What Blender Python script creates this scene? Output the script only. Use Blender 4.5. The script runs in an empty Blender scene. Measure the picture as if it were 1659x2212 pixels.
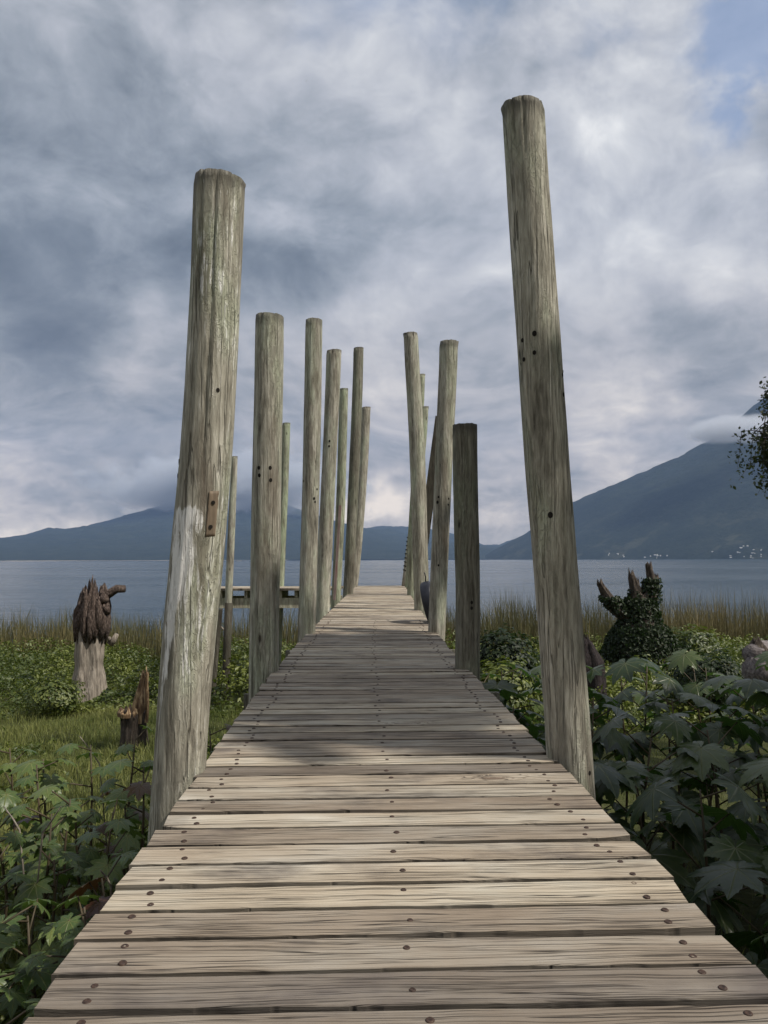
import bpy, bmesh, math, random
import numpy as np
from mathutils import Vector, Matrix, Euler, noise as mnoise

random.seed(7); rng = np.random.default_rng(11)
S = bpy.context.scene
COL = S.collection
rad = math.radians

# ---------------------------------------------------------------- camera
FPX = 1662.0                      # focal length in the units of a 1659 x 2212 view
CAM_H = 0.9
PITCH = math.atan(103 / FPX); ROLL = 0.0036
F_ = Vector((0, math.cos(PITCH), math.sin(PITCH)))
r0 = Vector((1, 0, 0)); u0 = Vector((0, -math.sin(PITCH), math.cos(PITCH)))
R_ = r0 * math.cos(ROLL) - u0 * math.sin(ROLL)
U_ = u0 * math.cos(ROLL) + r0 * math.sin(ROLL)
CAM = Vector((0, 0, CAM_H))
cam = bpy.data.cameras.new('camera')
cam.sensor_fit = 'VERTICAL'; cam.sensor_height = 24.0
cam.lens = 24.0 * FPX / 2212.0
cam.clip_start = 0.05; cam.clip_end = 40000
camo = bpy.data.objects.new('camera', cam)
camo.matrix_world = Matrix(((R_.x, U_.x, -F_.x, CAM.x), (R_.y, U_.y, -F_.y, CAM.y), (R_.z, U_.z, -F_.z, CAM.z), (0, 0, 0, 1)))
COL.objects.link(camo); S.camera = camo

def ray(x, y):
    return F_ + R_ * ((x - 829.5) / FPX) - U_ * ((y - 1106) / FPX)
def at(x, y, Y):
    d = ray(x, y); return CAM + d * (Y / d.y)

# ---------------------------------------------------------------- sky, sun, exposure
SUN_TO = Vector((0.94 * 0.65, -0.34 * 0.65, 0.76)).normalized()
SUN_EL = math.asin(SUN_TO.z)
SUN_AZ = math.atan2(SUN_TO.x, SUN_TO.y)
S.view_settings.view_transform = 'Standard'; S.view_settings.look = 'None'
S.view_settings.exposure = 0.0; S.view_settings.gamma = 1.0
S.view_settings.use_curve_mapping = False
S.cycles.use_denoising = True
S.cycles.use_adaptive_sampling = True; S.cycles.adaptive_threshold = 0.01
S.cycles.max_bounces = 8; S.cycles.diffuse_bounces = 3; S.cycles.glossy_bounces = 3
S.cycles.transmission_bounces = 4; S.cycles.transparent_max_bounces = 12; S.cycles.volume_bounces = 2
S.cycles.caustics_reflective = False; S.cycles.caustics_refractive = False

sun = bpy.data.lights.new('sun', 'SUN'); sun.energy = 5.0; sun.angle = rad(1.2); sun.color = (1.0, 0.93, 0.83)
suno = bpy.data.objects.new('sun', sun); COL.objects.link(suno)
suno.rotation_euler = SUN_TO.to_track_quat('Z', 'Y').to_euler()

class NT:
    """small helper for node trees"""
    def __init__(s, nt): s.nt = nt; s.nt.nodes.clear()
    def n(s, typ, inp=None, **props):
        nd = s.nt.nodes.new('ShaderNode' + typ)
        for k, v in props.items(): setattr(nd, k, v)
        for k, v in (inp or {}).items(): s.set(nd, k, v)
        return nd
    def set(s, nd, k, v):
        if isinstance(v, bpy.types.NodeSocket): s.nt.links.new(v, nd.inputs[k])
        elif isinstance(v, bpy.types.Node): s.nt.links.new(v.outputs[0], nd.inputs[k])
        else: nd.inputs[k].default_value = v
    def m(s, op, a, b=0.0, c=None, clamp=False):
        d = {0: a, 1: b}
        if c is not None: d[2] = c
        return s.n('Math', d, operation=op, use_clamp=clamp).outputs[0]
    def vm(s, op, a, b=None):
        nd = s.n('VectorMath', {0: a}, operation=op)
        if b is not None: s.set(nd, 1, b)
        return nd.outputs['Value'] if op in ('DOT_PRODUCT', 'LENGTH', 'DISTANCE') else nd.outputs[0]
    def noise(s, vec, scale=1.0, detail=4.0, rough=0.5, dist=0.0, lac=2.0):
        nd = s.n('TexNoise', {'Vector': vec, 'Scale': scale, 'Detail': detail, 'Roughness': rough, 'Distortion': dist, 'Lacunarity': lac})
        return nd.outputs[0]
    def ramp(s, fac, stops, interp='LINEAR'):
        nd = s.n('ValToRGB', {0: fac}); cr = nd.color_ramp; cr.interpolation = interp
        while len(cr.elements) < len(stops): cr.elements.new(0.5)
        for e, (p, c) in zip(cr.elements, stops):
            e.position = p; e.color = (c[0], c[1], c[2], 1) if not isinstance(c, (int, float)) else (c, c, c, 1)
        return nd.outputs[0]
    def mr(s, v, a, b, c=0.0, d=1.0, smooth=True):
        nd = s.n('MapRange', {0: v, 1: a, 2: b, 3: c, 4: d})
        if smooth: nd.interpolation_type = 'SMOOTHSTEP'
        return nd.outputs[0]
    def mix(s, f, a, b, blend='MIX'):
        nd = s.n('MixRGB', {0: f}, blend_type=blend)
        for k, v in ((1, a), (2, b)):
            s.set(nd, k, (v[0], v[1], v[2], 1) if isinstance(v, tuple) and len(v) == 3 else v)
        return nd.outputs[0]
    def comb(s, x, y, z):
        return s.n('CombineXYZ', {0: x, 1: y, 2: z}).outputs[0]
    def sep(s, v):
        nd = s.n('SeparateXYZ', {0: v}); return nd.outputs[0], nd.outputs[1], nd.outputs[2]

def build_world():
    w = bpy.data.worlds.new("World"); S.world = w; w.use_nodes = True
    t = NT(w.node_tree)
    d = t.vm('NORMALIZE', t.n('TexCoord').outputs['Generated'])
    sky = t.n('TexSky', sky_type='NISHITA', sun_disc=False, sun_elevation=SUN_EL, sun_rotation=SUN_AZ)
    dx, dy, dz = t.sep(d)
    p = t.comb(t.m('MULTIPLY', dx, 2.3), t.m('MULTIPLY', dy, 2.3), t.m('MULTIPLY', dz, 3.3))
    def warped(v, sc, amt):
        wv = t.n('TexNoise', {'Vector': v, 'Scale': sc, 'Detail': 3.0}).outputs[1]
        q = t.n('VectorMath', {0: t.vm('SUBTRACT', wv, (0.5, 0.5, 0.5))}, operation='SCALE'); q.inputs['Scale'].default_value = amt
        return t.vm('ADD', v, q.outputs[0])
    pw = warped(p, 1.4, 0.45)
    q3 = t.comb(t.m('MULTIPLY', dx, 3.0), t.m('MULTIPLY', dy, 3.0), t.m('MULTIPLY', dz, 7.0))     # banks seen from the side, near the horizon
    qw = warped(q3, 1.1, 0.8)
    n1 = t.noise(pw, 1.0, 8.0, 0.50)
    n2 = t.noise(t.vm('ADD', pw, (7.3, 2.1, 4.4)), 2.4, 10.0, 0.56)
    n3 = t.noise(qw, 1.15, 9.0, 0.55)
    n4 = t.noise(t.vm('ADD', qw, (3.1, 5.2, 1.7)), 3.0, 8.0, 0.58)
    low = t.mr(dz, 0.42, 0.06)
    # light from the upper right picks out the edges of the cloud masses
    r1 = t.noise(t.vm('ADD', pw, (7.40, 2.08, 4.54)), 2.4, 10.0, 0.56)
    r3 = t.noise(t.vm('ADD', qw, (0.05, -0.02, 0.13)), 1.15, 9.0, 0.55)
    r4 = t.noise(t.vm('ADD', qw, (3.13, 5.19, 1.77)), 3.0, 8.0, 0.58)
    relief = t.m('ADD', t.m('MULTIPLY', t.m('SUBTRACT', n2, r1), t.m('SUBTRACT', 1.1, low)),
                 t.m('MULTIPLY', t.m('ADD', t.m('MULTIPLY', t.m('SUBTRACT', n3, r3), 1.0), t.m('MULTIPLY', t.m('SUBTRACT', n4, r4), 0.8)), low))
    big = t.m('ADD', t.m('MULTIPLY', t.m('SUBTRACT', n1, 0.5), t.m('SUBTRACT', 1.0, t.m('MULTIPLY', low, 0.6))), t.m('MULTIPLY', t.m('SUBTRACT', n3, 0.5), low))
    fine = t.m('ADD', t.m('MULTIPLY', t.m('SUBTRACT', n2, 0.5), t.m('SUBTRACT', 1.0, t.m('MULTIPLY', low, 0.7))), t.m('MULTIPLY', t.m('SUBTRACT', n4, 0.5), low))
    # directions of the masses wander so their outlines are ragged like the rest
    wn = t.n('TexNoise', {'Vector': d, 'Scale': 5.0, 'Detail': 7.0, 'Roughness': 0.6}).outputs[1]
    q = t.n('VectorMath', {0: t.vm('SUBTRACT', wn, (0.5, 0.5, 0.5))}, operation='SCALE'); q.inputs['Scale'].default_value = 0.16
    dw = t.vm('NORMALIZE', t.vm('ADD', d, q.outputs[0]))
    def masses(lst, v):
        for bx, by, br, am in lst:
            c = ray(bx, by).normalized()
            e = t.m('EXPONENT', t.m('MULTIPLY', t.m('SUBTRACT', t.vm('DOT_PRODUCT', dw, (c.x, c.y, c.z)), 1.0), 1.6 / (br / FPX) ** 2))
            v = t.m('MULTIPLY_ADD', e, am, v)
        return v
    # view x, y, radius, amount: the large light and dark masses of this cloud deck
    v = masses([
        (200, 520, 260, -.30), (20, 600, 150, -.14), (560, 440, 200, -.20), (760, 480, 130, -.10), (330, 690, 150, -.12), (100, 720, 90, -.08),
        (1500, 760, 110, -.20), (1650, 700, 120, -.16), (1420, 960, 90, -.14), (280, 1075, 110, -.18), (110, 1085, 80, -.10),
        (640, 1050, 110, -.12), (960, 1000, 110, -.08), (140, 880, 110, -.08), (400, 900, 100, -.08), (1080, 830, 110, -.04),
        (90, 610, 50, .16), (300, 815, 70, .12), (60, 980, 70, .14), (250, 1020, 50, .06),
        (1330, 600, 180, .10), (1260, 330, 200, .05), (1540, 520, 120, .18), (1610, 600, 100, .18), (980, 590, 100, .16),
        (1330, 885, 55, .26), (1250, 920, 50, .18), (1440, 885, 40, .2),
        (835, 1095, 44, .46), (780, 1112, 36, .30), (885, 1120, 36, .28), (50, 1158, 55, .36), (150, 1138, 50, .32), (1075, 1085, 55, .28), (660, 1100, 40, .16),
        (1290, 1030, 60, .16), (300, 180, 280, .12), (640, 120, 170, .10), (850, 140, 120, .08), (1480, 190, 120, .16), (1600, 100, 50, .14),
        (1590, 340, 90, .14), (760, 690, 80, .14), (80, 60, 160, .04)], 0.56)
    v = t.m('MULTIPLY_ADD', big, 0.95, v)
    v = t.m('MULTIPLY_ADD', fine, 0.54, v)
    v = t.m('MULTIPLY_ADD', relief, 0.8, v)
    K = 11.2
    cl = t.ramp(v, [(0.0, (.105, .123, .146)), (0.22, (.178, .203, .234)), (0.42, (.302, .328, .366)), (0.60, (.455, .47, .51)), (0.80, (.64, .648, .665)), (1.0, (.88, .875, .86))])
    warm = t.mix(low, (K, K, K), (1.16 * K, 1.0 * K, .82 * K))
    cl = t.mix(1.0, cl, warm, 'MULTIPLY')
    # openings in the cloud where blue sky shows
    h = masses([(1590, 225, 70, .60), (1560, 60, 60, .5), (1650, 60, 70, .45), (1650, 180, 60, .45), (740, -10, 110, .22), (1240, -10, 130, .22), (1290, 60, 60, .15), (1000, -60, 160, .2)], 0.0)
    h = t.m('MULTIPLY', h, t.m('MULTIPLY_ADD', t.m('SUBTRACT', n2, 0.48), -5.0, 1.0))
    hole = t.mr(h, 0.10, 0.62, 0.0, 0.72)
    blue = t.mix(0.6, t.mix(1.0, sky.outputs[0], (1.3, 1.3, 1.3), 'MULTIPLY'), (.27 * K, .36 * K, .56 * K))
    bg = t.n('Background', {0: t.mix(hole, cl, blue), 1: 0.1})
    t.n('OutputWorld', {0: bg})
build_world()

# ---------------------------------------------------------------- object helpers
def tag(o, label=None, cat=None, group=None, kind=None):
    if label: o['label'] = label
    if cat: o['category'] = cat
    if group: o['group'] = group
    if kind: o['kind'] = kind
    return o
def empty(name, loc, rz=0.0):
    o = bpy.data.objects.new(name, None); COL.objects.link(o)
    o.location = loc; o.rotation_euler = (0, 0, rz); o.empty_display_size = 0.2
    return o
def put(name, me, mat=None, parent=None, loc=None):
    o = bpy.data.objects.new(name, me); COL.objects.link(o)
    if mat is not None and not me.materials: me.materials.append(mat)
    if parent is not None: o.parent = parent
    if loc is not None: o.location = loc
    return o
class MB:
    """collects vertices and faces for one mesh"""
    def __init__(s): s.v = []; s.f = []; s.a = []
    def add(s, vs, fs):
        b = len(s.v); s.v.extend([tuple(x) for x in vs]); s.f.extend([tuple(i + b for i in q) for q in fs])
    def box(s, c, size, rot=None):
        hx, hy, hz = size[0] / 2, size[1] / 2, size[2] / 2
        vs = [Vector((x * hx, y * hy, z * hz)) for x in (-1, 1) for y in (-1, 1) for z in (-1, 1)]
        if rot is not None: vs = [rot @ q for q in vs]
        c = Vector(c)
        s.add([q + c for q in vs], [(0, 1, 3, 2), (4, 6, 7, 5), (0, 4, 5, 1), (2, 3, 7, 6), (0, 2, 6, 4), (1, 5, 7, 3)])
    def tube(s, pts, radii, seg=8, cap=True, fn=None):
        pts = [Vector(q) for q in pts]; n = len(pts); vs = []; fs = []
        ref = Vector((0, 1, 0))
        for i, q in enumerate(pts):
            d = (pts[min(i + 1, n - 1)] - pts[max(i - 1, 0)]).normalized()
            if abs(d.dot(ref)) > 0.95: ref = Vector((1, 0, 0))
            a = d.cross(ref).normalized(); b = a.cross(d).normalized()
            for j in range(seg):
                th = 2 * math.pi * j / seg
                r = radii[i]
                if fn: r = fn(i / (n - 1), th, r)
                vs.append(q + (a * math.cos(th) + b * math.sin(th)) * r)
        for i in range(n - 1):
            for j in range(seg):
                k = (j + 1) % seg
                fs.append((i * seg + j, i * seg + k, (i + 1) * seg + k, (i + 1) * seg + j))
        if cap:
            fs.append(tuple(range(seg - 1, -1, -1))); fs.append(tuple((n - 1) * seg + j for j in range(seg)))
        s.add(vs, fs)
    def mesh(s, name, smooth=True):
        me = bpy.data.meshes.new(name); me.from_pydata(s.v, [], s.f); me.update()
        if smooth: me.polygons.foreach_set('use_smooth', [True] * len(me.polygons))
        return me
def np_mesh(name, verts, faces, nper, smooth=False):
    """mesh from arrays, all faces with nper corners"""
    me = bpy.data.meshes.new(name)
    verts = np.ascontiguousarray(verts, dtype=np.float32); faces = np.ascontiguousarray(faces, dtype=np.int32)
    me.vertices.add(len(verts)); me.vertices.foreach_set('co', verts.ravel())
    me.loops.add(faces.size); me.loops.foreach_set('vertex_index', faces.ravel())
    me.polygons.add(len(faces)); me.polygons.foreach_set('loop_start', np.arange(len(faces), dtype=np.int32) * nper)
    me.polygons.foreach_set('loop_total', np.full(len(faces), nper, dtype=np.int32))
    if smooth: me.polygons.foreach_set('use_smooth', np.ones(len(faces), dtype=bool))
    me.update(calc_edges=True); me.validate()
    return me
def fattr(me, name, vals):
    at_ = me.attributes.new(name, 'FLOAT', 'POINT'); at_.data.foreach_set('value', np.asarray(vals, dtype=np.float32))

# value noise on arrays (for the terrain)
def vnoise(x, y, seed=0):
    x = np.asarray(x, float); y = np.asarray(y, float)
    xi = np.floor(x).astype(np.int64); yi = np.floor(y).astype(np.int64); fx = x - xi; fy = y - yi
    fx = fx * fx * (3 - 2 * fx); fy = fy * fy * (3 - 2 * fy)
    def h(a, b):
        q = (a * 374761393 + b * 668265263 + seed * 1274126177) & 0xffffffff
        q = ((q ^ (q >> 13)) * 1274126177) & 0xffffffff
        return ((q ^ (q >> 16)) & 0xffff) / 65535.0
    return (h(xi, yi) * (1 - fx) + h(xi + 1, yi) * fx) * (1 - fy) + (h(xi, yi + 1) * (1 - fx) + h(xi + 1, yi + 1) * fx) * fy
def fbm(x, y, o=4, seed=0):
    s = 0; a = 0.5; 
    for i in range(o):
        s = s + a * (vnoise(x, y, seed + i * 17) - 0.5); x = x * 2.03; y = y * 2.03; a *= 0.5
    return s

def deck_z(Y): return 0.0135 * Y
def ground_z(x, y):
    x = np.asarray(x, float); y = np.asarray(y, float)
    z = -1.62 - 0.036 * np.clip(y, -10, 20) - 0.055 * np.clip(y - 24, 0, 12)
    z = z + 0.18 * fbm(x * 0.5, y * 0.5, 3, 3) + 0.25 * fbm(x * 0.12, y * 0.12, 2, 9) * (np.abs(x) > 2)
    z = z - np.clip(y - 36, 0, 60) * 0.05
    return z
WATER_Z = -2.52

# ---------------------------------------------------------------- materials
def new_mat(name):
    m = bpy.data.materials.new(name); m.use_nodes = True
    return m, NT(m.node_tree)
def finish(t, col, rough=0.8, bump=None, bdist=0.01, spec=0.3, trans=None, bstr=1.0):
    b = t.n('BsdfPrincipled', {'Base Color': col, 'Roughness': rough, 'Specular IOR Level': spec})
    if bump is not None:
        bp = t.n('Bump', {'Height': bump, 'Strength': bstr, 'Distance': bdist}); t.set(b, 'Normal', bp)
    sh = b.outputs[0]
    if trans is not None:
        tr = t.n('BsdfTranslucent', {0: trans[1]})
        sh = t.n('MixShader', {0: trans[0], 1: b, 2: tr}).outputs[0]
    t.n('OutputMaterial', {0: sh})
    return b

def mat_plank():
    m, t = new_mat('weathered_plank')
    o = t.n('TexCoord').outputs['Object']; rnd = t.n('ObjectInfo').outputs['Random']
    x, y, z = t.sep(o)
    ro = t.m('MULTIPLY', rnd, 87.0)
    xo = t.m('ADD', x, ro)
    kv = t.comb(t.m('MULTIPLY', xo, 1.15), t.m('ADD', t.m('MULTIPLY', y, 4.2), ro), ro)
    vor = t.n('TexVoronoi', {'Vector': kv, 'Scale': 1.0, 'Randomness': 1.0}, feature='F1')
    vd = vor.outputs['Distance']
    knot = t.mr(vd, 0.30, 0.0, 0.0, 1.0)
    pick = t.m('GREATER_THAN', t.sep(vor.outputs['Color'])[0], 0.52)
    knot = t.m('MULTIPLY', knot, pick)
    warp = t.noise(t.comb(t.m('MULTIPLY', xo, 1.6), t.m('MULTIPLY', y, 5.0), ro), 1.0, 3.0, 0.5)
    yy = t.m('ADD', y, t.m('MULTIPLY', t.m('SUBTRACT', warp, 0.5), 0.055))
    yy = t.m('ADD', yy, t.m('MULTIPLY', knot, t.m('MULTIPLY', t.m('SINE', t.m('MULTIPLY', vd, 60.0)), 0.012)))
    yk = t.m('ADD', yy, t.m('MULTIPLY', knot, 0.035))
    g = t.comb(t.m('MULTIPLY', xo, 0.55), t.m('MULTIPLY', yk, 62.0), t.m('ADD', t.m('MULTIPLY', z, 30.0), ro))
    n1 = t.noise(g, 2.8, 6.0, 0.66)
    n2 = t.noise(t.comb(t.m('MULTIPLY', xo, 0.55), t.m('MULTIPLY', yk, 10.0), ro), 2.0, 4.0, 0.55)
    n3 = t.noise(t.comb(xo, t.m('MULTIPLY', y, 3.0), ro), 2.1, 4.0, 0.6)
    def cracks(sx, sy, off, wd, sc=1.5):
        c_ = t.noise(t.comb(t.m('MULTIPLY', xo, sx), t.m('MULTIPLY', yk, sy), t.m('ADD', ro, off)), sc, 3.0, 0.5)
        return t.mr(t.m('ABSOLUTE', t.m('SUBTRACT', c_, 0.5)), 0.0, wd, 1.0, 0.0)
    msk = t.noise(t.comb(t.m('MULTIPLY', xo, 1.1), t.m('MULTIPLY', y, 14.0), t.m('ADD', ro, 5.0)), 1.6, 4.0, 0.6)
    line = t.m('MULTIPLY', cracks(0.38, 26.0, 31.0, 0.017), t.mr(msk, 0.40, 0.58, 0.0, 1.0))
    hair = t.m('MULTIPLY', cracks(0.7, 62.0, 77.0, 0.032), t.mr(msk, 0.62, 0.36, 0.1, 0.85))
    line = t.m('MAXIMUM', line, hair)
    f = t.m('ADD', t.m('ADD', t.m('MULTIPLY', n1, 0.14), 0.17), t.m('ADD', t.m('MULTIPLY', n2, 0.11), t.m('MULTIPLY', n3, 0.41)))
    col = t.ramp(f, [(0.36, (.20, .158, .12)), (0.45, (.40, .335, .255)), (0.54, (.53, .46, .36)), (0.63, (.66, .60, .50))])
    r2 = t.m('FRACT', t.m('MULTIPLY', rnd, 13.7)); r3 = t.m('FRACT', t.m('MULTIPLY', rnd, 41.3))
    grey = t.m('ADD', t.m('MULTIPLY_ADD', r2, 0.55, 0.25), t.mr(n3, 0.42, 0.66, 0.0, 0.45))
    col = t.mix(grey, col, t.mix(1.0, col, (.84, .89, .95), 'MULTIPLY'))
    col = t.mix(1.0, col, t.ramp(r3, [(0.0, (.42, .39, .385)), (0.28, (.76, .73, .715)), (0.7, (.98, .965, .94)), (1.0, (1.20, 1.16, 1.08))]), 'MULTIPLY')
    stain = t.noise(t.comb(t.m('ADD', t.m('MULTIPLY', x, 1.2), t.m('MULTIPLY', ro, .3)), t.m('MULTIPLY', y, 1.5), ro), 1.4, 5.0, 0.62)
    col = t.mix(t.mr(stain, 0.50, 0.70, 0.0, 0.68), col, (.10, .085, .080))
    krl = t.m('MULTIPLY', t.m('MULTIPLY', knot, t.mr(t.m('SINE', t.m('MULTIPLY', t.m('ADD', vd, t.m('MULTIPLY', n3, .03)), 130.0)), 0.3, 1.0, 0.0, 0.7)), t.mr(vd, 0.24, 0.16))
    col = t.mix(krl, col, (.12, .085, .060))
    core = t.m('MULTIPLY', t.mr(vd, 0.085, 0.03, 0.0, 0.8), pick)
    col = t.mix(core, col, (.13, .085, .058))
    col = t.mix(t.m('MULTIPLY', line, 0.9), col, (.028, .022, .018))
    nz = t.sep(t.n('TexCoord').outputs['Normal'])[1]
    side_shade = t.m('MULTIPLY', t.mr(t.m('ABSOLUTE', nz), 0.6, 0.9, 0.0, 0.72), t.mr(n3, 0.3, 0.6, 1.0, 0.8))  # plank sides painted darker so the gaps between boards look shaded
    col = t.mix(side_shade, col, (.030, .027, .022))
    bh = t.m('SUBTRACT', t.m('ADD', t.m('MULTIPLY', n1, 0.7), t.m('MULTIPLY', n2, 0.5)), t.m('MULTIPLY', line, 1.4))
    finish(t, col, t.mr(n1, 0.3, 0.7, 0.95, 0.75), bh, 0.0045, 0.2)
    return m

def mat_post(name, tint=(1, 1, 1), paint=False, seedoff=0.0, dark=0.0):
    m, t = new_mat(name)
    o = t.n('TexCoord').outputs['Object']; rnd = t.n('ObjectInfo').outputs['Random']
    x, y, z = t.sep(o); ro = t.m('ADD', t.m('MULTIPLY', rnd, 57.0), seedoff)
    w = t.n('TexNoise', {'Vector': t.comb(t.m('MULTIPLY', x, 9.0), t.m('ADD', t.m('MULTIPLY', y, 9.0), ro), t.m('MULTIPLY', z, 3.2)), 'Scale': 1.0, 'Detail': 3.0, 'Roughness': .55}).outputs[1]
    wx, wy, wz = t.sep(w)
    xs = t.m('ADD', x, t.m('MULTIPLY', t.m('SUBTRACT', wx, 0.5), 0.055)); ys = t.m('ADD', y, t.m('MULTIPLY', t.m('SUBTRACT', wy, 0.5), 0.055))
    g = t.comb(t.m('MULTIPLY', xs, 46.0), t.m('ADD', t.m('MULTIPLY', ys, 46.0), ro), t.m('MULTIPLY', z, 3.6))
    n1 = t.noise(g, 1.5, 7.0, 0.64)
    n2 = t.noise(t.comb(t.m('MULTIPLY', xs, 14.0), t.m('ADD', t.m('MULTIPLY', ys, 14.0), ro), t.m('MULTIPLY', z, 1.1)), 1.2, 5.0, 0.6)
    n3 = t.noise(t.comb(t.m('MULTIPLY', x, 5.0), t.m('ADD', t.m('MULTIPLY', y, 5.0), ro), t.m('MULTIPLY', z, 1.6)), 1.0, 5.0, 0.6)
    # chewed, swirling surface left where the bark was peeled
    sw = t.n('TexNoise', {'Vector': t.comb(t.m('MULTIPLY', xs, 26.0), t.m('ADD', t.m('MULTIPLY', ys, 26.0), ro), t.m('MULTIPLY', z, 8.0)), 'Scale': 1.3, 'Detail': 4.0, 'Roughness': .6, 'Distortion': 1.6}).outputs[0]
    swl = t.mr(t.m('ABSOLUTE', t.m('SUBTRACT', sw, 0.5)), 0.0, 0.045, 1.0, 0.0)
    swm = t.m('MULTIPLY', swl, t.mr(n3, 0.40, 0.60, 0.15, 0.9))
    f = t.m('ADD', t.m('MULTIPLY', n1, 0.36), t.m('ADD', t.m('MULTIPLY', n2, 0.36), t.m('MULTIPLY', n3, 0.28)))
    col = t.ramp(f, [(0.33, (.050, .046, .036)), (0.42, (.185, .172, .138)), (0.51, (.36, .342, .282)), (0.62, (.60, .575, .50))])
    green = t.mr(n3, 0.44, 0.66, 0.0, 0.75)
    col = t.mix(green, col, t.mix(1.0, col, (.88, 1.0, .87), 'MULTIPLY'))
    n4 = t.noise(t.comb(t.m('MULTIPLY', x, 7.0), t.m('ADD', t.m('MULTIPLY', y, 7.0), ro), t.m('ADD', t.m('MULTIPLY', z, 1.3), 9.0)), 1.0, 4.0, 0.6)
    col = t.mix(t.mr(n4, 0.55, 0.70, 0.0, 0.6), col, (.105, .080, .058))
    col = t.mix(t.m('MULTIPLY', swm, 0.35), col, (.44, .43, .36))
    # knots
    kv = t.comb(t.m('MULTIPLY', x, 7.5), t.m('ADD', t.m('MULTIPLY', y, 7.5), ro), t.m('MULTIPLY', z, 2.3))
    vor = t.n('TexVoronoi', {'Vector': kv, 'Scale': 1.0}, feature='F1'); vd = vor.outputs['Distance']
    pick = t.m('GREATER_THAN', t.sep(vor.outputs['Color'])[0], 0.72)
    ring = t.m('MULTIPLY', t.mr(vd, 0.34, 0.06, 0.0, 1.0), pick)
    rl = t.m('MULTIPLY', ring, t.mr(t.m('SINE', t.m('MULTIPLY', vd, 75.0)), 0.2, 1.0, 0.0, 0.35))
    col = t.mix(rl, col, (.07, .062, .045))
    core = t.m('MULTIPLY', t.mr(vd, 0.11, 0.05, 0.0, 0.9), pick)
    col = t.mix(core, col, (.035, .026, .018))
    ck = t.noise(t.comb(t.m('MULTIPLY', t.m('ADD', t.m('MULTIPLY', x, .7), t.m('MULTIPLY', xs, .3)), 22.0), t.m('ADD', t.m('MULTIPLY', t.m('ADD', t.m('MULTIPLY', y, .7), t.m('MULTIPLY', ys, .3)), 22.0), ro), t.m('MULTIPLY', z, 0.16)), 1.5, 2.0, 0.5)
    line = t.m('MULTIPLY', t.mr(t.m('ABSOLUTE', t.m('SUBTRACT', ck, 0.5)), 0.0, 0.020, 1.0, 0.0), t.mr(n2, 0.42, 0.56, 0.1, 1.0))
    col = t.mix(t.m('MULTIPLY', line, 0.6), col, (.045, .040, .03))
    if tint != (1, 1, 1): col = t.mix(1.0, col, tint, 'MULTIPLY')
    top = t.n('Attribute', attribute_name='top').outputs['Fac']
    tn = t.mr(t.m('ADD', top, t.m('MULTIPLY', t.m('SUBTRACT', n2, 0.5), 0.9)), 0.45, 0.95, 0.0, 0.7)
    col = t.mix(tn, col, (.05, .046, .040))
    if paint:
        pa = t.n('Attribute', attribute_name='paint').outputs['Fac']
        pm = t.mr(t.m('ADD', pa, t.m('ADD', t.m('MULTIPLY', t.m('SUBTRACT', n1, 0.5), 3.4), t.m('MULTIPLY', t.m('SUBTRACT', n3, 0.5), 1.8))), 0.28, 0.80, 0.0, 0.9)
        col = t.mix(pm, col, (.80, .795, .775))
    bh = t.m('ADD', t.m('SUBTRACT', t.m('ADD', n1, t.m('MULTIPLY', n2, 0.8)), t.m('MULTIPLY', line, 1.4)), t.m('SUBTRACT', t.m('MULTIPLY', swm, 0.35), t.m('ADD', t.m('MULTIPLY', rl, 0.5), core)))
    finish(t, col, 0.85, bh, 0.009, 0.2)
    return m

def mat_simple(name, stops, scale=3.0, rough=0.8, bump=0.0, stretch=(1, 1, 1), detail=5.0, spec=0.3, trans=None, coords='Object', rn=0.0):
    m, t = new_mat(name)
    o = t.n('TexCoord').outputs[coords]
    rnd = t.n('ObjectInfo').outputs['Random']
    v = t.vm('ADD', t.vm('MULTIPLY', o, stretch), t.comb(t.m('MULTIPLY', rnd, 31.0), 0.0, 0.0))
    n = t.noise(v, scale, detail, 0.6)
    if rn: n = t.m('ADD', n, t.m('MULTIPLY', t.m('SUBTRACT', rnd, 0.5), rn))
    col = t.ramp(n, stops)
    finish(t, col, rough, n if bump else None, bump, spec, None if trans is None else (trans[0], col if trans[1] is None else trans[1]))
    return m

def mat_leaf(name, base, light, tr, rough=0.42, veins=True, spec=0.5):
    m, t = new_mat(name)
    o = t.n('TexCoord').outputs['Object']; rnd = t.n('ObjectInfo').outputs['Random']
    n = t.noise(t.vm('ADD', o, t.comb(t.m('MULTIPLY', rnd, 50.0), 0.0, 0.0)), 9.0, 4.0, 0.6)
    rv = t.n('Attribute', attribute_name='var').outputs['Fac']
    f = t.m('ADD', t.m('MULTIPLY', t.m('SUBTRACT', n, 0.5), 0.8), t.m('ADD', t.m('MULTIPLY', rnd, 0.5), t.m('MULTIPLY', rv, 0.5)))
    col = t.mix(t.mr(f, 0.1, 0.9), base, light)
    h = n
    if veins:
        ve = t.n('Attribute', attribute_name='vein').outputs['Fac']
        vl = t.m('POWER', ve, 14.0)
        col = t.mix(t.m('MULTIPLY', vl, 0.8), col, (light[0] * 1.7 + .03, light[1] * 1.35 + .03, light[2] * 1.6 + .02))
        # side ribs
        ox, oy, oz = t.sep(o)
        h = t.m('ADD', t.m('MULTIPLY', n, 0.4), vl)
        sp = t.noise(t.vm('ADD', o, t.comb(0.0, t.m('MULTIPLY', rnd, 70.0), 0.0)), 16.0, 5.0, 0.7)
        col = t.mix(t.m('MULTIPLY', t.mr(sp, 0.64, 0.70), t.mr(rnd, 0.4, 0.6, 0.0, 0.8)), col, (.075, .055, .025))
    finish(t, col, rough, h, 0.004, spec, (0.22, tr), 0.7)
    return m

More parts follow.
